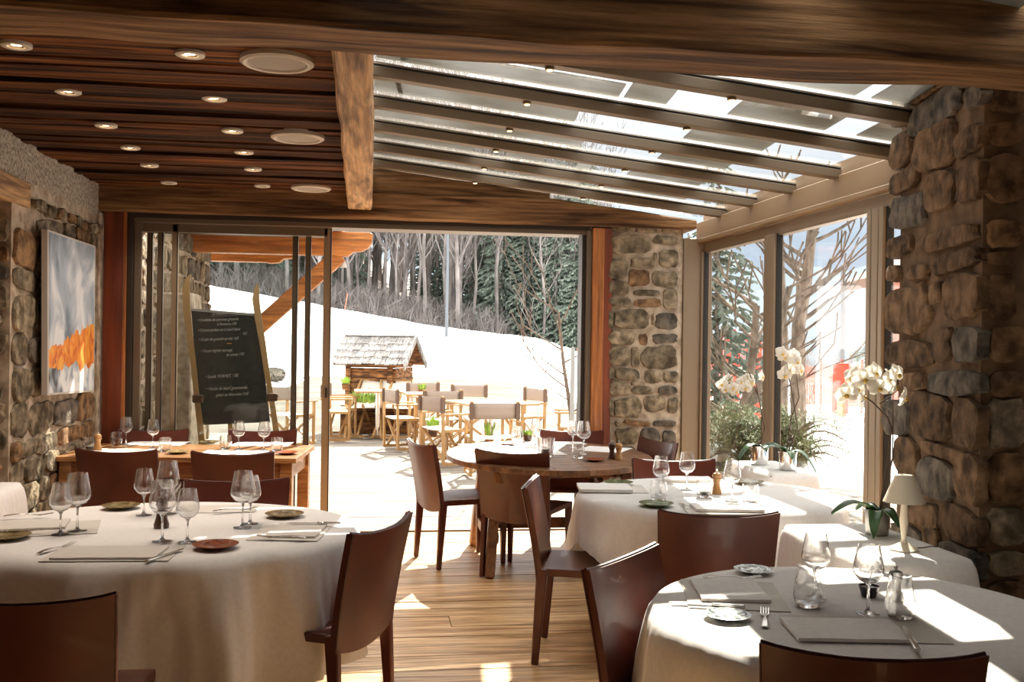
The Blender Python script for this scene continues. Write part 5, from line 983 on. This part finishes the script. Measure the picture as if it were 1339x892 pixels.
# ================================================================ FOREST
def grow(mb, p, d, r, L, depth, rr, sides=4, spread=0.5, kids_=3, upb=0.25, taper=0.55, minr=0.008):
    n = 3 if depth > 0 else 2; pts = [p]; rad = [r]; q = p.copy(); dd = d.copy()
    for i in range(n):
        dd = (dd + Vector((rr.uniform(-1, 1), rr.uniform(-1, 1), rr.uniform(-0.5, 1)))*0.13 + Vector((0, 0, upb*0.15))).normalized(); q = q + dd*(L/n); pts.append(q.copy()); rad.append(max(minr, r*(1-(1-taper)*(i+1)/n)))
    mb.tube(pts, rad, sides, cap=False)
    if depth > 0:
        for k in range(kids_):
            t = rr.uniform(0.45, 1.0) if k else 1.0; i = min(n-1, int(t*n)); b = pts[i].lerp(pts[i+1], t*n-i) if i < n else pts[-1]
            a = rr.random()*6.28; o_ = Vector((cos(a), sin(a), 0)); nd = (dd*(1-spread) + o_*spread + Vector((0, 0, upb))).normalized()
            grow(mb, b, nd, max(minr, rad[-1]*rr.uniform(0.55, 0.85)), L*rr.uniform(0.5, 0.8), depth-1, rr, sides, spread, kids_, upb, taper, minr)
def mk_bare(seed, H_=17):
    def f():
        rr = random.Random(seed); mb = MB(); pts = [Vector((0, 0, -1))]; q = Vector((0, 0, -1)); n = 7
        for i in range(n): q = q + Vector((rr.uniform(-.25, .25), rr.uniform(-.25, .25), (H_+1)/n)); pts.append(q.copy())
        rad = [0.15*(1-0.85*i/n) for i in range(n+1)]; mb.tube(pts, rad, 5, cap=False)
        for k in range(26):
            t = rr.uniform(0.22, 0.98)*n; i = int(t); b = pts[i].lerp(pts[min(n, i+1)], t-i); a = rr.random()*6.28
            grow(mb, b, Vector((cos(a)*0.55, sin(a)*0.55, 0.75)).normalized(), 0.045*(1.15-t/n)+0.015, rr.uniform(1.6, 3.4)*(1.2-0.6*t/n), 2, rr, 3, 0.4, 3, 0.3, 0.5, 0.012)
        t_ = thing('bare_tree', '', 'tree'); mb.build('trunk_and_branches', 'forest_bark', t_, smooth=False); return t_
    return Kind(f)
def mk_spruce(seed, H_=18, R_=2.6, m='needles', n=42, nb=15):
    def f():
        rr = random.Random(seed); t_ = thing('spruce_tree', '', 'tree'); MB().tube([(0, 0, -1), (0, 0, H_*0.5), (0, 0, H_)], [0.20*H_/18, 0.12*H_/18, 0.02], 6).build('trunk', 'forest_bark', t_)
        mb = MB()
        for i in range(n):
            t = 0.12 + 0.88*i/n; z = H_*t; L = R_*(1-t)**0.8 + 0.25
            for k in range(nb):
                a = 2*pi*(k+rr.random()*0.8)/nb; l = L*rr.uniform(0.6, 1.1); d = Vector((cos(a), sin(a), 0)); s_ = Vector((-d.y, d.x, 0)); b = Vector((0, 0, z)); dr = -rr.uniform(0.15, 0.5)*l; jz = rr.uniform(-0.5, 0.5)*H_/n*2.2
                for q in range(4):
                    f0, f1 = q/4, (q+1)/4; b.z = z + jz; ww = 0.11*l*(1.1-f0)+0.04; c0_ = b+d*l*f0+Vector((0, 0, dr*f0**1.5)); c1_ = b+d*l*f1+Vector((0, 0, dr*f1**1.5)); hang = Vector((0, 0, -0.09*l-0.05*rr.random()))
                    mb.add([c0_, c1_, c1_+s_*ww*rr.uniform(.5, 1.2)+hang*0.6, c1_-s_*ww*rr.uniform(.5, 1.2)+hang*0.6, c0_+hang*1.3], [(0, 2, 1), (0, 1, 3), (0, 4, 1)])
        mb.build('needles', m, t_, smooth=False); return t_
    return Kind(f)
BT = [mk_bare(60+k, 15+k*1.2) for k in range(5)]; ST = [mk_spruce(70), mk_spruce(71, 21, 2.9), mk_spruce(72, 13, 2.3)]
rr = random.Random(81); GF = 'bare trees of the forest behind the snow slope'; GS = 'dark spruces standing in the forest'
for k in range(270):
    y_ = rr.uniform(76, 118); px_ = rr.uniform(225, 800); x = aty(px_, 400, y_).x
    BT[k % 5].put((x, y_, ground(x, y_)), rr.random()*6.28, 'leafless grey-brown tree in the forest above the snow slope', GF, rr.uniform(0.85, 1.4))
for px_, y_, k, sc in ((300, 88, 0, 1), (340, 84, 1, 1), (410, 90, 2, 1), (455, 86, 2, .9), (560, 92, 0, .8), (590, 90, 2, 1.0), (640, 84, 0, .95), (655, 80, 1, .9), (676, 82, 1, .85), (690, 79, 0, 1.0), (708, 81, 1, 1.0), (726, 78, 0, 1.05), (742, 80, 1, 1.05), (757, 77, 0, 1.1), (770, 80, 1, 1.0), (285, 80, 1, 1), (262, 82, 0, 1), (700, 88, 1, 1.1), (752, 90, 1, 1.2), (635, 92, 1, 1)):
    x = aty(px_, 400, y_).x; ST[k].put((x, y_, ground(x, y_)), rr.random()*6.28, 'dark green spruce among the bare trees of the forest', GS, sc)
o = MB(); rr = random.Random(91)
for k in range(1500):
    y_ = rr.uniform(75, 84); x = aty(rr.uniform(225, 800), 400, y_).x; b = Vector((x, y_, ground(x, y_)-0.1)); h_ = rr.uniform(0.6, 2.6)
    for q in range(3): o.tube([b, b+Vector((rr.uniform(-.5, .5), rr.uniform(-.3, .3), h_*0.6)), b+Vector((rr.uniform(-1, 1), rr.uniform(-.5, .5), h_))], [0.03, 0.018, 0.008], 3, cap=False)
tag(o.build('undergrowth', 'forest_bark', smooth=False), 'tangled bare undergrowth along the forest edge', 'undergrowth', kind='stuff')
lm = thing('light_mast', 'tall thin grey floodlight mast before the forest', 'mast', (aty(584, 430, 62).x, 62, ground(aty(584, 430, 62).x, 62)))
MB().tube([(0, 0, -0.5), (0, 0, 7.2)], [0.10, 0.07], 8).build('mast_pole', 'grey_pole', lm)
for s_ in (-1, 1): MB().bar((0, 0, 7.0), (s_*0.7, 0, 7.0), 0.06, 0.06).build('mast_arm', 'grey_pole', lm); MB().box((s_*0.7-0.2, -0.12, 6.9), (s_*0.7+0.2, 0.12, 7.2)).build('flood_head', 'white_pole', lm, smooth=False)
for i, (px_, yy) in enumerate(((560, 48), (448, 60), (752, 55))):
    x = aty(px_, 440, yy).x; o = MB().tube([(0, 0, -0.2), (0.25, 0, 1.6)], 0.025, 5).build('piste_marker', 'net_orange'); o.location = (x, yy, ground(x, yy)); tag(o, ['thin orange piste marker behind the hut', 'orange piste marker at the forest edge on the left', 'orange piste marker near the right door edge'][i], 'marker')
# ================================================================ VIEW THROUGH THE RIGHT WINDOWS
def poll(name, lab, x, y_, z, trunk, seed, nbr=11, r0=0.11, L=1.4, m='bark', depth=2, start=0.45, cat='tree', minr=0.008, spread=0.35):
    rr = random.Random(seed); t_ = thing(name, lab, cat, (x, y_, z)); mb = MB(); mb.tube([Vector(p) for p in trunk], [r0*(1-0.45*i/(len(trunk)-1)) for i in range(len(trunk))], 9); mb.build('trunk', m, t_)
    mb = MB(); n = len(trunk)-1
    for k in range(nbr):
        t = (start + (1-start)*k/max(1, nbr-1))*n*0.999; i = int(t); b = Vector(trunk[i]).lerp(Vector(trunk[i+1]), t-i); a = rr.random()*6.28
        grow(mb, b, Vector((cos(a)*0.9, sin(a)*0.6, 0.45)).normalized(), r0*rr.uniform(0.26, 0.40), L*rr.uniform(0.5, 0.85), depth, rr, 6, spread, 2, 0.12, 0.6, minr)
    mb.build('branches', m, t_, angle=60); return t_
poll('pollarded_tree', 'thick pollarded tree centred in the middle window pane', 5.5, 12.2, -0.3, [(0, 0, 0), (-0.05, 0, 1.3), (-0.05, 0, 2.1), (0.05, 0, 2.7), (0.12, 0, 3.4)], 3, 14, 0.11, 1.0, start=0.48, minr=0.012)
poll('pollarded_tree', 'dark straight trunk against the left edge of the middle pane', 5.53, 12.9, -0.3, [(0, 0, 0), (0.02, 0, 1.8), (-0.05, 0, 3.0), (-0.08, 0, 3.9)], 5, 5, 0.085, 0.7, start=0.6, minr=0.012)
poll('bare_tree', 'slim bare tree with many forks behind the left window pane', 4.25, 11.0, -0.2, [(0, 0, 0), (0.0, 0, 0.9), (0.10, 0, 1.5), (0.15, 0, 2.2)], 7, 12, 0.07, 1.2, start=0.3, minr=0.009)
poll('bare_tree', 'leaning bare tree rising from the left corner of the window wall', 3.72, 10.6, -0.2, [(0, 0, 0), (0.15, 0, 0.5), (0.35, 0, 0.9), (0.7, 0, 1.5), (0.9, 0, 2.4)], 9, 10, 0.06, 1.2, start=0.35, minr=0.009)
poll('bare_tree', 'small bare shrub tree just outside the right edge of the doorway', 2.40, 11.6, 0.0, [(0, 0, 0), (-0.05, 0, 0.7), (-0.15, 0, 1.3), (-0.22, 0, 1.9)], 15, 10, 0.03, 0.8, start=0.25, minr=0.005, cat='tree')
SPW = mk_spruce(77, 7.5, 1.5, 'needles', 30, 11); x = aty(938, 400, 16).x; SPW.put((x, 16, -2.0), 0.4, 'drooping spruce behind the left window pane', scale=0.9)
def pine_bush(lab, cx, cy, cz, R_, n, seed, H_=0.8):
    rr = random.Random(seed); t_ = thing('pine_bush', lab, 'bush', (cx, cy, cz)); br = MB(); nd = MB()
    for k in range(n):
        a = rr.random()*6.28; el = rr.uniform(0.0, 0.9); d = Vector((cos(a)*cos(el), sin(a)*cos(el), sin(el)*0.7)); L = R_*rr.uniform(0.6, 1.1); p0 = Vector((0, 0, rr.uniform(0.1, H_*0.5))); pts = [p0 + d*L*q/5 + Vector((0, 0, 0.08*sin(q*0.7) - 0.02*q*q*0.2)) for q in range(6)]
        br.tube(pts, [0.014, 0.012, 0.010, 0.008, 0.006, 0.004], 4, cap=False)
        for q in range(1, 6):
            for h_ in range(7):
                c = pts[q-1].lerp(pts[q], rr.random()); tw = (d + Vector((rr.uniform(-1, 1), rr.uniform(-1, 1), rr.uniform(-0.3, 0.7)))*0.8).normalized()*rr.uniform(0.08, 0.2)
                for g_ in range(9):
                    e_ = c + tw*rr.random(); nn = (tw.normalized() + Vector((rr.uniform(-1, 1), rr.uniform(-1, 1), rr.uniform(-1, 1)))).normalized()*0.055; s_ = nn.cross(Vector((0, 0, 1))).normalized()*0.0035; nd.add([e_-s_, e_+s_, e_+nn], [(0, 1, 2)])
    br.build('branches', 'bark', t_, smooth=False); nd.build('needles', 'pine_needles', t_, smooth=False); return t_
pine_bush('spreading green pine bush outside the left window pane', 3.45, 8.9, 0.30, 0.66, 52, 5)
pine_bush('low pine branches behind the window table orchids', 3.80, 8.6, 0.32, 0.58, 36, 8)
pbx = thing('planter_box', 'stone planter trough outside the left window pane', 'planter', (3.3, 8.75, 0)); MB().box((-0.42, -0.3, 0), (0.42, 0.3, 0.42)).build('trough', 'concrete', pbx, bevel=0.02); MB().box((-0.38, -0.26, 0.42), (0.38, 0.26, 0.44)).build('soil', 'soil', pbx, smooth=False)
def fence(name, lab, P0, P1, z0, z1, posts, pads, nu, nv, r=0.006):
    t_ = thing(name, lab, 'fence'); P0, P1 = Vector(P0), Vector(P1); rr = random.Random(int(P0.x*10)); mb = MB()
    def q(u, v): p = P0.lerp(P1, u); return Vector((p.x + 0.03*noise.noise(Vector((u*9, v*3, 2))), p.y, z0 + (z1-z0)*v + 0.06*noise.noise(Vector((u*7, v*2, 5))) - 0.05*sin(pi*((u*posts) % 1))*v))
    for i in range(nu+1): mb.tube([q(i/nu, j/6) for j in range(7)], r, 3, cap=False)
    for j in range(nv+1): mb.tube([q(i/24, j/nv) for i in range(25)], r, 3, cap=False)
    mb.build('net', 'net_orange', t_, smooth=False)
    for i in range(posts+1): p = P0.lerp(P1, i/posts); MB().tube([(p.x, p.y+0.03, z0-0.4), (p.x, p.y+0.03, z1+0.1)], 0.025, 8).build('post', 'mat_red', t_)
    for u, w_ in pads: p = P0.lerp(P1, u); MB().box((p.x-w_/2, p.y-0.1, z0-0.05), (p.x+w_/2, p.y-0.02, z1+0.02)).build('safety_mat', 'mat_red', t_, bevel=0.03)
    return t_
a_, b_ = aty(1046, 500, 20), aty(1128, 500, 20.5)
fence('safety_fence', 'orange ski safety net with a red mat in the middle window pane', (a_.x, 20, 0), (b_.x, 20.5, 0), 0.0, 1.15, 3, ((0.62, 0.36),), 34, 16, 0.008)
a_, b_ = aty(926, 500, 19), aty(1000, 500, 19)
fence('safety_fence', 'orange ski safety net with red mats in the left window pane', (a_.x, 19, 0), (b_.x, 19.2, 0), 0.1, 1.75, 2, ((0.42, 0.32), (0.82, 0.25)), 40, 22, 0.009)
for i, (px_, yy) in enumerate(((1118, 19), (1126, 18.6))):
    pass
bn = thing('wooden_bench', 'small light wooden bench outside behind the safety net', 'bench', (aty(1118, 535, 19).x, 19, 0.12)); MB().box((-0.35, -0.15, 0.40), (0.35, 0.15, 0.44)).build('seat', 'pale_wood', bn, smooth=False)
for s_ in (-0.3, 0.3): MB().box((s_-0.03, -0.13, 0), (s_+0.03, 0.13, 0.40)).build('leg', 'pale_wood', bn, smooth=False)
up = MB().tube([(0, 0, -1), (0, 0, 3.6)], [0.07, 0.06], 8).build('utility_pole', 'grey_pole'); _x = aty(1102, 400, 24).x; up.location = (_x, 24, 0); tag(up, 'thin utility pole standing behind the pollarded tree', 'pole')
BG = mk_bare(99, 7)
rr = random.Random(101)
for k in range(26):
    px_ = rr.uniform(1040, 1180); y_ = rr.uniform(38, 60); x = aty(px_, 450, y_).x; BT[k % 5].put((x, y_, -7.5), rr.random()*6, 'pale distant bare tree below the mountain haze, right windows', 'distant bare trees seen through the right windows', rr.uniform(0.42, 0.55))
ST[2].put((aty(1135, 450, 30).x, 30, -3.5), 1, 'distant spruce behind the red mat in the middle pane', scale=0.42); ST[2].put((aty(1122, 450, 33).x, 33, -3.8), 2, 'second distant spruce near the window post, middle pane', scale=0.4)
ch_ = thing('distant_chalet', 'corner of a brown-roofed chalet beyond the near window pane', 'house', (9.9, 15.2, 0), radians(-12)); MB().box((0, 0, -1), (4, 5, 3.1)).build('wall', 'brick_red', ch_, smooth=False); MB().hexa([(-0.7, -0.6, 2.75), (4, -0.6, 5.2), (4, 6, 5.2), (-0.7, 6, 2.75), (-0.7, -0.6, 2.95), (4, -0.6, 5.4), (4, 6, 5.4), (-0.7, 6, 2.95)]).build('roof', 'roof_brown', ch_, smooth=False)
# mountains far beyond, haze put into their pale colour
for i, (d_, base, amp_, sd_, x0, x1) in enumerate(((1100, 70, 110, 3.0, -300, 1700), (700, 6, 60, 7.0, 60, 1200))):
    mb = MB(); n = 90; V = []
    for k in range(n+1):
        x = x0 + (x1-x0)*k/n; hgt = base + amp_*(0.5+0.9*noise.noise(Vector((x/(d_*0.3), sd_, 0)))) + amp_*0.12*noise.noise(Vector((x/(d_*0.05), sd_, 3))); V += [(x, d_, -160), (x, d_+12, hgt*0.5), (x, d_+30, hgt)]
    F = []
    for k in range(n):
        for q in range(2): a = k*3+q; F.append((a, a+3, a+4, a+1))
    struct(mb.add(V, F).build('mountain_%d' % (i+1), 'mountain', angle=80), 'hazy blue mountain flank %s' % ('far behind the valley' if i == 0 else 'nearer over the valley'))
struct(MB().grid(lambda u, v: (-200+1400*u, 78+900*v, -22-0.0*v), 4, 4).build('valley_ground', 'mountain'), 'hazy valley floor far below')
